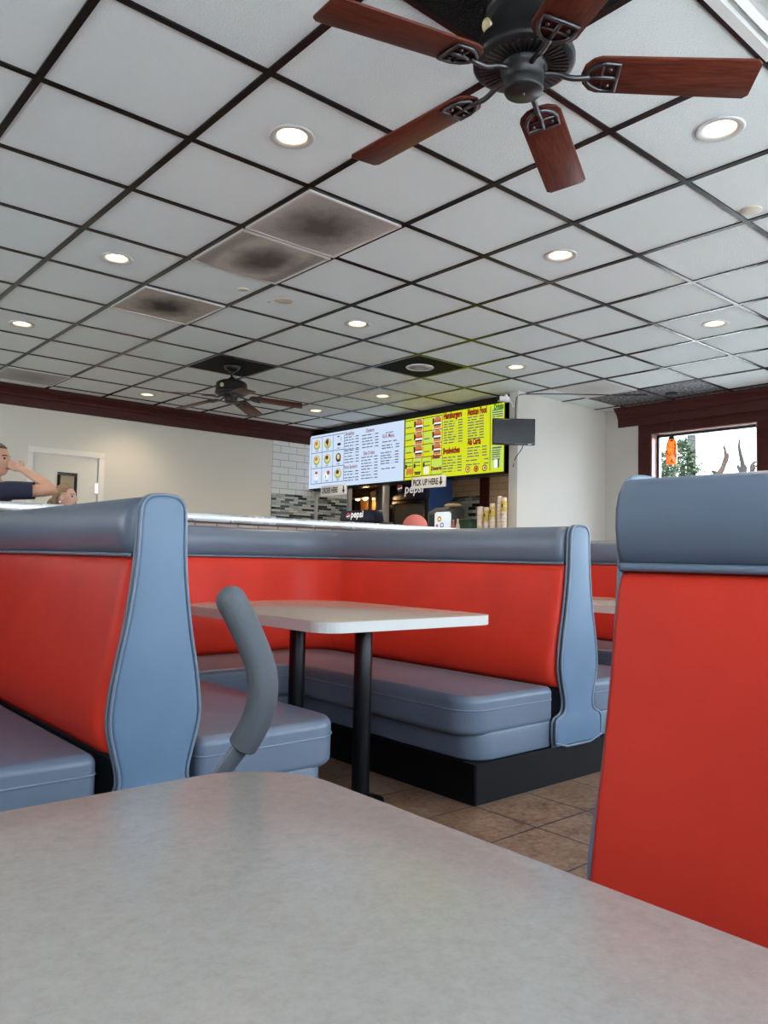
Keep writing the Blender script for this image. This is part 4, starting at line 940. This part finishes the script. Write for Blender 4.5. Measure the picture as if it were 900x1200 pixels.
for u, wpx, vt, slv, lb in CUPS:
    xx = 6.02; a, b = onx(u-wpx/2, vt, xx), onx(u+wpx/2, vt, xx); r = abs(a.y-b.y)/2*.80; y = (a.y+b.y)/2; zt = (a.z+b.z)/2; hh = zt-CT
    t = thing('cup_stack', lb, 'paper cups', (xx, y, CT), 0, 'paper cup stacks on the counter')
    prof = [(r*.78, 0)]; z_ = .0
    while z_ < hh-.10: prof += [(r*.96, z_+.028), (r*1.02, z_+.030), (r*1.02, z_+.036), (r*.955, z_+.037)]; z_ += .038
    prof += [(r*.90, hh-.02), (r*.88, hh-.006), (r*.8, hh), (.001, hh)] if slv else [(r*.97, hh-.02), (r*.93, hh-.004), (.001, hh-.004)]
    bm = nb(); lathe(bm, prof, 20); obj('cups', bm, M['cup'], t, True)
    if slv:
        bm = nb(); lathe(bm, [(r*1.03, hh-.14), (r*1.0, hh-.035)], 20, cap=False); lathe(bm, [(r*1.0, hh-.14), (r*.97, hh-.035)], 20, cap=False); sl = obj('printed_sleeve', bm, M['cupsleeve'], t, True)
        bm = nb()
        for k in range(3): a = PI-.7+.7*k; lathe(bm, [(r*.25, 0), (r*.25, .002), (.001, .002)], 12, (0, 0, 0), 'x', cap=False) if False else None
        box(bm, -r*1.06, -r*.25, hh-.10, -r*.98, r*.25, hh-.065); obj('print_mark', bm, M['ink'], sl)

# ------------------------------------------------------------------ people
def skin(name, joints, edges, m, parent=None, sub=2, root=0):
    """joints: {name: (x, y, z, r)}; one continuous surface grown along the edges"""
    me = bpy.data.meshes.new(name); bm = bmesh.new(); ly = bm.verts.layers.skin.verify(); vs = {}
    for i, (k, (x, y, z_, r)) in enumerate(joints.items()):
        v = bm.verts.new((x, y, z_)); v[ly].radius = (r, r); v[ly].use_root = (i == root); vs[k] = v
    for a, b in edges: bm.edges.new((vs[a], vs[b]))
    bm.to_mesh(me); bm.free(); me.materials.append(m)
    o = bpy.data.objects.new(name, me); C.objects.link(o)
    if parent: o.parent = parent
    s = o.modifiers.new('skin', 'SKIN'); s.use_smooth_shade = True; s.branch_smoothing = .4
    u = o.modifiers.new('sub', 'SUBSURF'); u.levels = sub; u.render_levels = sub
    return o
def head_mesh(c, s=1.0):
    '''skull with jaw, brow, nose, lips, chin and ears, looking along +x'''
    bm = nb(); bmesh.ops.create_uvsphere(bm, u_segments=40, v_segments=32, radius=1); g = lambda x, m_, w_: math.exp(-((x-m_)/w_)**2)
    for v in bm.verts:
        x, y, z_ = v.co; fx_ = max(0, x)
        X, Y, Z = x*.098, y*.076, z_*.122
        if z_ < 0: Y *= 1+.34*z_*(.4+.6*fx_)*1.0; X += (.012*(-z_) if x > -.2 else .030*(-z_))*1.0
        if x < 0 and z_ < -.25: X *= 1-.45*min(1, (-z_-.25)/.6)
        if x > .1:
            n_ = g(y, 0, .16)
            X += .027*n_*g(z_, -.16, .13)+.012*n_*g(z_, .02, .14)            # nose
            X += .009*g(y, 0, .34)*g(z_, -.44, .07)+.008*g(y, 0, .30)*g(z_, -.56, .06)   # lips
            X += .016*g(y, 0, .36)*g(z_, -.80, .15)                           # chin
            X += .006*g(z_, .27, .10)*g(y, 0, .75)                            # brow
            X -= .012*(g(y, .40, .17)+g(y, -.40, .17))*g(z_, .07, .11)        # eye sockets
        v.co = Vector((X, Y, Z))
    for sd in (1, -1):
        e = bmesh.ops.create_icosphere(bm, subdivisions=3, radius=1)['verts']
        for v in e: v.co = Vector((v.co.x*.017-.004, v.co.y*.011+sd*.078, v.co.z*.030-.012))
    bmesh.ops.transform(bm, matrix=Matrix.Translation(c) @ Matrix.Scale(s, 4), verts=bm.verts); return bm
def fuse(o, bm, vox=.0075):
    '''add the shapes in bm to a grown figure and remesh both into one skin'''
    dg = bpy.context.evaluated_depsgraph_get(); me = bpy.data.meshes.new_from_object(o.evaluated_get(dg))
    bm.from_mesh(me); bpy.data.meshes.remove(me); bmesh.ops.remove_doubles(bm, verts=bm.verts, dist=1e-5); bmesh.ops.holes_fill(bm, edges=bm.edges[:], sides=0); bmesh.ops.triangulate(bm, faces=[f for f in bm.faces if len(f.verts) > 4]); bmesh.ops.recalc_face_normals(bm, faces=bm.faces); new = bpy.data.meshes.new(o.name); bm.to_mesh(new); bm.free(); new.materials.append(o.data.materials[0])
    o.modifiers.clear(); o.data = new
    r = o.modifiers.new('remesh', 'REMESH'); r.mode = 'VOXEL'; r.voxel_size = vox; r.use_smooth_shade = True
    c = o.modifiers.new('soften', 'SMOOTH'); c.factor = .5; c.iterations = 2
TORSO = (('pelvis', 'waist'), ('waist', 'chest'), ('chest', 'Lsh'), ('chest', 'Rsh'), ('chest', 'neck'))
LEGS = (('pelvis', 'Lhip'), ('pelvis', 'Rhip'), ('Lhip', 'Lknee'), ('Rhip', 'Rknee'))
def dress(body, J, E, parent, pieces):
    import numpy as np
    dg = bpy.context.evaluated_depsgraph_get(); me = bpy.data.meshes.new_from_object(body.evaluated_get(dg)); n_ = len(me.vertices)
    co = np.zeros(n_*3); me.vertices.foreach_get('co', co); co = co.reshape(-1, 3)
    no = np.zeros(n_*3); me.vertex_normals.foreach_get('vector', no); no = no.reshape(-1, 3)
    best = np.full(n_, 9e9); idx = np.zeros(n_, int); par = np.zeros(n_)
    for i, (a, b) in enumerate(E):
        A, Bb = np.array(J[a][:3]), np.array(J[b][:3]); d = Bb-A; u = np.clip(((co-A) @ d)/(d @ d+1e-12), 0, 1)
        r = J[a][3]*(1-u)+J[b][3]*u; q = np.linalg.norm(co-(A+u[:, None]*d), axis=1)-r
        k = q < best; best[k] = q[k]; idx[k] = i; par[k] = u[k]
    lab = [(E[i], u) for i, u in zip(idx, par)]
    for name, m, off, test in pieces:
        keep = [(test(e, u) and not (e == ('chest', 'neck') and u > .62)) for e, u in lab]
        bm = bmesh.new(); bm.from_mesh(me); bm.verts.ensure_lookup_table()
        for i, v in enumerate(bm.verts): v.co = Vector(co[i]+no[i]*off)
        bmesh.ops.delete(bm, geom=[v for i, v in enumerate(bm.verts) if not keep[i]], context='VERTS')
        # drop stray crumbs, keep the largest shell
        seen, best_ = set(), []
        for v in bm.verts:
            if v in seen: continue
            st, comp = [v], []; seen.add(v)
            while st:
                x = st.pop(); comp.append(x)
                for ed in x.link_edges:
                    y = ed.other_vert(x)
                    if y not in seen: seen.add(y); st.append(y)
            if len(comp) > len(best_): best_ = comp
        bs = set(best_); bmesh.ops.delete(bm, geom=[v for v in bm.verts if v not in bs], context='VERTS')
        o = obj(name, bm, m, parent, True); sm = o.modifiers.new('soften', 'SMOOTH'); sm.factor = .5; sm.iterations = 8
    bpy.data.meshes.remove(me)
def fingers(J, E, key, wrist, d, side, r=.0095, curl=.5):
    """palm and five fingers leaving the wrist joint in direction d; side = thumb direction"""
    w_ = Vector(wrist); d = Vector(d).normalized(); s = Vector(side).normalized(); n_ = d.cross(s)
    palm = w_+d*.055; J[key+'palm'] = (*palm, .026); E.append((key+'wrist', key+'palm'))
    for i, (off, ln) in enumerate(((.026, .070), (.009, .080), (-.009, .074), (-.026, .058))):
        a = palm+d*.035+s*off; b = a+d*ln*.5-n_*curl*.02; c = b+d*ln*.35-n_*curl*.04
        for nm, p, rr in (('a', a, r*1.15), ('b', b, r), ('c', c, r*.85)): J['%sf%d%s' % (key, i, nm)] = (*p, rr)
        E += [(key+'palm', '%sf%da' % (key, i)), ('%sf%da' % (key, i), '%sf%db' % (key, i)), ('%sf%db' % (key, i), '%sf%dc' % (key, i))]
    a = w_+d*.03+s*.035; b = a+d*.035+s*.018; c = b+d*.03+s*.004
    for nm, p in (('a', a), ('b', b), ('c', c)): J[key+'t'+nm] = (*p, r*1.1)
    E += [(key+'palm', key+'ta'), (key+'ta', key+'tb'), (key+'tb', key+'tc')]
def person(label, loc, rz, sc, shirt, pants, hair, skinm, arms, seated=False, hairstyle='short', lean=0.0, female=False):
    t = thing('person', label, 'person', loc, rz); t.scale = (sc, sc, sc)
    dz = -.45 if seated else 0; hx = lean
    sw = .155 if female else .18
    J = {'pelvis': (0, 0, .95+dz, .125), 'waist': (hx*.35, 0, 1.12+dz, .115), 'chest': (hx*.75, 0, 1.32+dz, .135), 'neck': (hx, 0, 1.47+dz, .060), 'throat': (hx+.012, 0, 1.535+dz, .052),
         'skullbase': (hx+.020, 0, 1.60+dz, .050)}
    E = [('pelvis', 'waist'), ('waist', 'chest'), ('chest', 'neck'), ('neck', 'throat'), ('throat', 'skullbase')]
    for sd, k in ((1, 'L'), (-1, 'R')):
        sh, el, wr, hd_, th = arms[k]
        J[k+'sh'] = (*sh, .058); J[k+'el'] = (*el, .042); J[k+'mid'] = (*[(a*.6+b*.4) for a, b in zip(el, wr)], .040); J[k+'wrist'] = (*wr, .028)
        E += [('chest', k+'sh'), (k+'sh', k+'el'), (k+'el', k+'mid'), (k+'mid', k+'wrist')]; fingers(J, E, k, wr, hd_, th)
        if seated: kn, an = (.42, sd*.12, .48), (.42, sd*.12, .09)
        else: kn, an = (.02, sd*.10, .50), (0, sd*.10, .09)
        J[k+'hip'] = (.01, sd*.09, .90+dz, .090); J[k+'knee'] = (*kn, .058); J[k+'ank'] = (*an, .040); J[k+'toe'] = (an[0]+.17, an[1], .035, .030); J[k+'heel'] = (an[0]-.04, an[1], .035, .03)
        E += [('pelvis', k+'hip'), (k+'hip', k+'knee'), (k+'knee', k+'ank'), (k+'ank', k+'toe'), (k+'ank', k+'heel')]
    bo = skin('body', J, E, skinm, t); HC = Vector((hx+.022, 0, 1.675+dz)); fuse(bo, head_mesh(HC))
    # clothes follow the body: its own surface, region by region, with room for cloth
    dress(bo, J, E, t, [('shirt', shirt[0], .016, lambda e, u: e in TORSO),
        ('sleeve', shirt[1], .017, lambda e, u: (e == ('Lsh', 'Lel') and u < .62) or e == ('chest', 'Lsh') and u > .80),
        ('sleeve', shirt[1], .017, lambda e, u: (e == ('Rsh', 'Rel') and u < .62) or e == ('chest', 'Rsh') and u > .80),
        ('trousers', pants, .013, lambda e, u: e in LEGS or (e in (('Lknee', 'Lank'), ('Rknee', 'Rank')) and u < .93) or (e == ('pelvis', 'waist') and u < .25))])
    for sd, k in ((1, 'L'), (-1, 'R')):
        a = J[k+'toe']; bm = nb(); bmesh.ops.create_icosphere(bm, subdivisions=3, radius=1)
        for v in bm.verts: v.co = Vector((v.co.x*.145+a[0]-.10, v.co.y*.05+a[1], max(-.6, v.co.z)*.055+.034))
        obj('shoe', bm, M['shoe'], t, True)
    hc = HC
    for sd in (1, -1):
        bm = nb(); bmesh.ops.create_icosphere(bm, subdivisions=2, radius=.0105); bmesh.ops.translate(bm, verts=bm.verts, vec=(hc.x+.078, sd*.031, hc.z+.009)); obj('eye', bm, M['eye'], t, True)
        bm = nb(); tube(bm, [(hc.x+.093, sd*.016, hc.z+.027), (hc.x+.089, sd*.034, hc.z+.032), (hc.x+.074, sd*.052, hc.z+.027)], .0042, 6); obj('eyebrow', bm, hair, t, True)
    bm = nb(); tube(bm, [(hc.x+.091, -.024, hc.z-.061), (hc.x+.107, -.008, hc.z-.061), (hc.x+.107, .008, hc.z-.061), (hc.x+.091, .024, hc.z-.061)], .006, 6); obj('mouth', bm, M['lip'], t, True)
    # hair: a close cap with its hairline above brow and ears
    bm = nb(); bmesh.ops.create_uvsphere(bm, u_segments=36, v_segments=26, radius=1)
    def bald(v):
        x, y, z_ = v.co
        return z_ < (.62 if x > .55 else (.30 if x > .12 else (-.02 if x > -.25 else -.62)))
    bmesh.ops.delete(bm, geom=[v for v in bm.verts if bald(v)], context='VERTS')
    for v in bm.verts:
        x, y, z_ = v.co; v.co = Vector((x*.106+hc.x-.002, y*.085, z_*(.130 if hairstyle == 'short' else .127)+hc.z))
    h_ = obj('hair', bm, hair, t, True)
    so_ = h_.modifiers.new('thick', 'SOLIDIFY'); so_.thickness = .012
    if hairstyle == 'tail':
        bm = nb(); tube(bm, smooth_path([(hc.x-.075, 0, hc.z-.03), (hc.x-.115, 0, hc.z-.035), (hc.x-.135, -.005, hc.z-.09), (hc.x-.125, -.005, hc.z-.17), (hc.x-.115, 0, hc.z-.25)], 2), .032, 12); obj('ponytail', bm, hair, t, True)
        bm = nb(); bmesh.ops.create_icosphere(bm, subdivisions=2, radius=.008); bmesh.ops.translate(bm, verts=bm.verts, vec=(hc.x-.004, -.088, hc.z-.045)); obj('earring', bm, M['logowhite'], t, True)
    return t
relax = lambda sd, sw: ((.0, sd*sw, 1.41), (-.03, sd*(sw+.06), 1.13), (.06, sd*(sw+.06), .90), (.2, 0, -1), (1, 0, .1))
pm = at(-9, 540, 5.5)
person('man in navy sleeves resting his chin on his raised hand, cropped by the left edge', (pm.x, pm.y, 0), -YAW, .975, (M['plum'], M['navy']), M['denim'], M['hairdark'], M['skin'],
       {'L': relax(1, .18), 'R': ((.16, -.17, 1.445), (.515, -.11, 1.450), (.27, -.075, 1.595), (-.85, .40, .30), (.3, .2, .9))})
pw = at(73, 576, 6.0)
person('woman with tied-back hair and an earring, seen in profile beside the door', (pw.x, pw.y, 0), -YAW, .845, (M['olive'], M['olive']), M['denim'], M['hairblond'], M['skin2'], {'L': relax(1, .155), 'R': relax(-1, .155)}, hairstyle='tail', female=True)
ps = at(488.5, 612, 6.55); ps.y = max(ps.y, 4.78)
seat_arm = lambda sd: ((.0, sd*.18, .96), (.08, sd*.23, .69), (.30, sd*.16, .60), (1, 0, -.1), (0, -sd, .2))
pp = person('seated person behind the half wall, only the faded red cap showing', (ps.x, ps.y, 0), 1.2, 1.0, (M['plum'], M['plum']), M['denim'], M['hairdark'], M['skin'], {'L': seat_arm(1), 'R': seat_arm(-1)}, seated=True)
bm = nb(); bmesh.ops.create_uvsphere(bm, u_segments=28, v_segments=16, radius=1); bmesh.ops.delete(bm, geom=[v for v in bm.verts if v.co.z < -.12], context='VERTS')
for v in bm.verts: v.co = Vector((v.co.x*.122+.018, v.co.y*.104, v.co.z*.108+1.268))
prism(bm, [(.10, -.075), (.15, -.07), (.19, -.045), (.20, 0), (.19, .045), (.15, .07), (.10, .075)], 1.248, 1.256); obj('cap', bm, M['redcap'], pp, True)
t = thing('dining_chair', 'plain chair under the seated person behind the half wall', 'chair', (ps.x, ps.y, 0), 1.2)
bm = nb(); box(bm, -.2, -.21, .31, .22, .21, .35); obj('seat', bm, M['red'], t, bevel=.012)
bm = nb(); box(bm, -.235, -.2, .35, -.205, .2, .82); obj('backrest', bm, M['red'], t, bevel=.012)
for a, b in ((-.18, -.18), (-.18, .18), (.19, -.18), (.19, .18)):
    bm = nb(); lathe(bm, [(.014, 0), (.014, .32)], 10, (a, b, 0)); obj('leg', bm, M['pole'], t)

# ------------------------------------------------------------------ outside the right window
bm = nb(); box(bm, 7.95, -60, -.25, 90, 90, -.15); S(obj('ground_lot', bm, M['lot'])); bm = nb(); box(bm, -40, -60, -.25, 7.95, -1.25, -.15); box(bm, -40, -1.25, -.25, -3.25, 90, -.15); S(obj('ground', bm, M['asphalt']))
def tree(label, x, y, h, w_, n_, seed, grp=None):
    rr = random.Random(seed); t = thing('bushy_tree', label, 'tree', (x, y, -.15), 0, grp)
    bm = nb(); tube(bm, smooth_path([(0, 0, 0), (.05, .03, h*.3), (-.04, 0, h*.6), (.02, 0, h*.85)], 1), .07, 8); obj('trunk', bm, M['bark'], t, True)
    bm = nb()
    for k in range(n_):
        z_ = rr.uniform(.12, 1); rad = w_*math.sqrt(max(.02, 1-((z_-.45)/.56)**2))*(.75+.25*math.sin(k*.7))
        a = rr.uniform(0, 2*PI); r = rad*math.sqrt(rr.uniform(.05, 1)); c = Vector((r*math.cos(a), r*math.sin(a), z_*h*(1-.12*(r/w_))))
        d = Vector((rr.uniform(-1, 1), rr.uniform(-1, 1), rr.uniform(-.2, 1))).normalized(); s_ = d.orthogonal().normalized(); l = rr.uniform(.10, .2)
        q = [c, c+d*l*.5+s_*l*.22, c+d*l, c+d*l*.5-s_*l*.22]; bm.faces.new([bm.verts.new(p) for p in q])
    obj('foliage', bm, M['leaf'], t)
pt = at(800, 545, 22.5); tree('pale green bushy tree outside the window, behind the orange pendant', pt.x, pt.y, 4.75, .95, 5200, 4)
tree('lower green bush outside the window at its left frame', at(781, 550, 19.5).x, at(781, 550, 19.5).y, 3.95, .55, 2400, 8)
p = onx(810, 520, 30); t = thing('utility_pole', 'grey utility pole with a transformer box outside the window', 'utility pole', (30, p.y, -.15))
bm = nb(); lathe(bm, [(.20, 0), (.17, 7.5), (.15, 9)], 14); obj('pole', bm, M['polewood'], t, True)
q = onx(803, 513, 30)
bm = nb(); lathe(bm, [(.20, q.z-.25), (.22, q.z-.22), (.22, q.z+.25), (.1, q.z+.3)], 18, (0, q.y-p.y, 0)); box(bm, -.05, 0, q.z-.05, .05, q.y-p.y, q.z+.05); obj('transformer', bm, M['alu'], t, True)
bm = nb(); box(bm, -.06, -1.2, 8.3, .06, 1.2, 8.45); obj('crossarm', bm, M['polewood'], t)
def stalk(label, pts, dep, r, forks=()):
    P = [at(u, v, dep) for u, v in pts]; b = P[0]; o = Vector((b.x, b.y, -.15)); t = thing('bare_tree', label, 'tree', o, 0, 'bare trees outside the window')
    bm = nb(); chain = [Vector((0, 0, 0)), Vector((.05, .02, 1.2))]+[p_-o for p_ in P]; n_ = len(chain); ch = smooth_path(chain, 2); tube(bm, ch, [r*(1-.85*i/len(ch)) for i in range(len(ch))], 8); obj('trunk', bm, M['bark'], t, True)
    for f in forks:
        bm = nb(); Q = smooth_path([at(u, v, dep)-o for u, v in f], 1); tube(bm, Q, [r*.55*(1-.7*i/len(Q)) for i in range(len(Q))], 6); obj('branch', bm, M['bark'], t, True)
stalk('bare leaning trunk outside the window, middle one', [(836, 570), (842, 556), (847, 549), (849, 541), (851, 532), (848, 522)], 17, .11, [[(842, 556), (834, 552)], [(848, 545), (852, 538), (853, 531)]])
stalk('bare trunk with one tall thin whip outside the window', [(869, 575), (869, 556), (871, 546), (868, 534), (866, 524), (866.5, 515)], 18.5, .11, [[(870, 556), (866, 549), (864, 545)], [(870, 556), (874, 550), (873, 545)]])
stalk('bare hooked trunk outside at the right edge of the window', [(881, 572), (882, 556), (880.5, 548), (882, 543), (886, 541)], 16.2, .10, [[(882, 550), (885, 545)]])
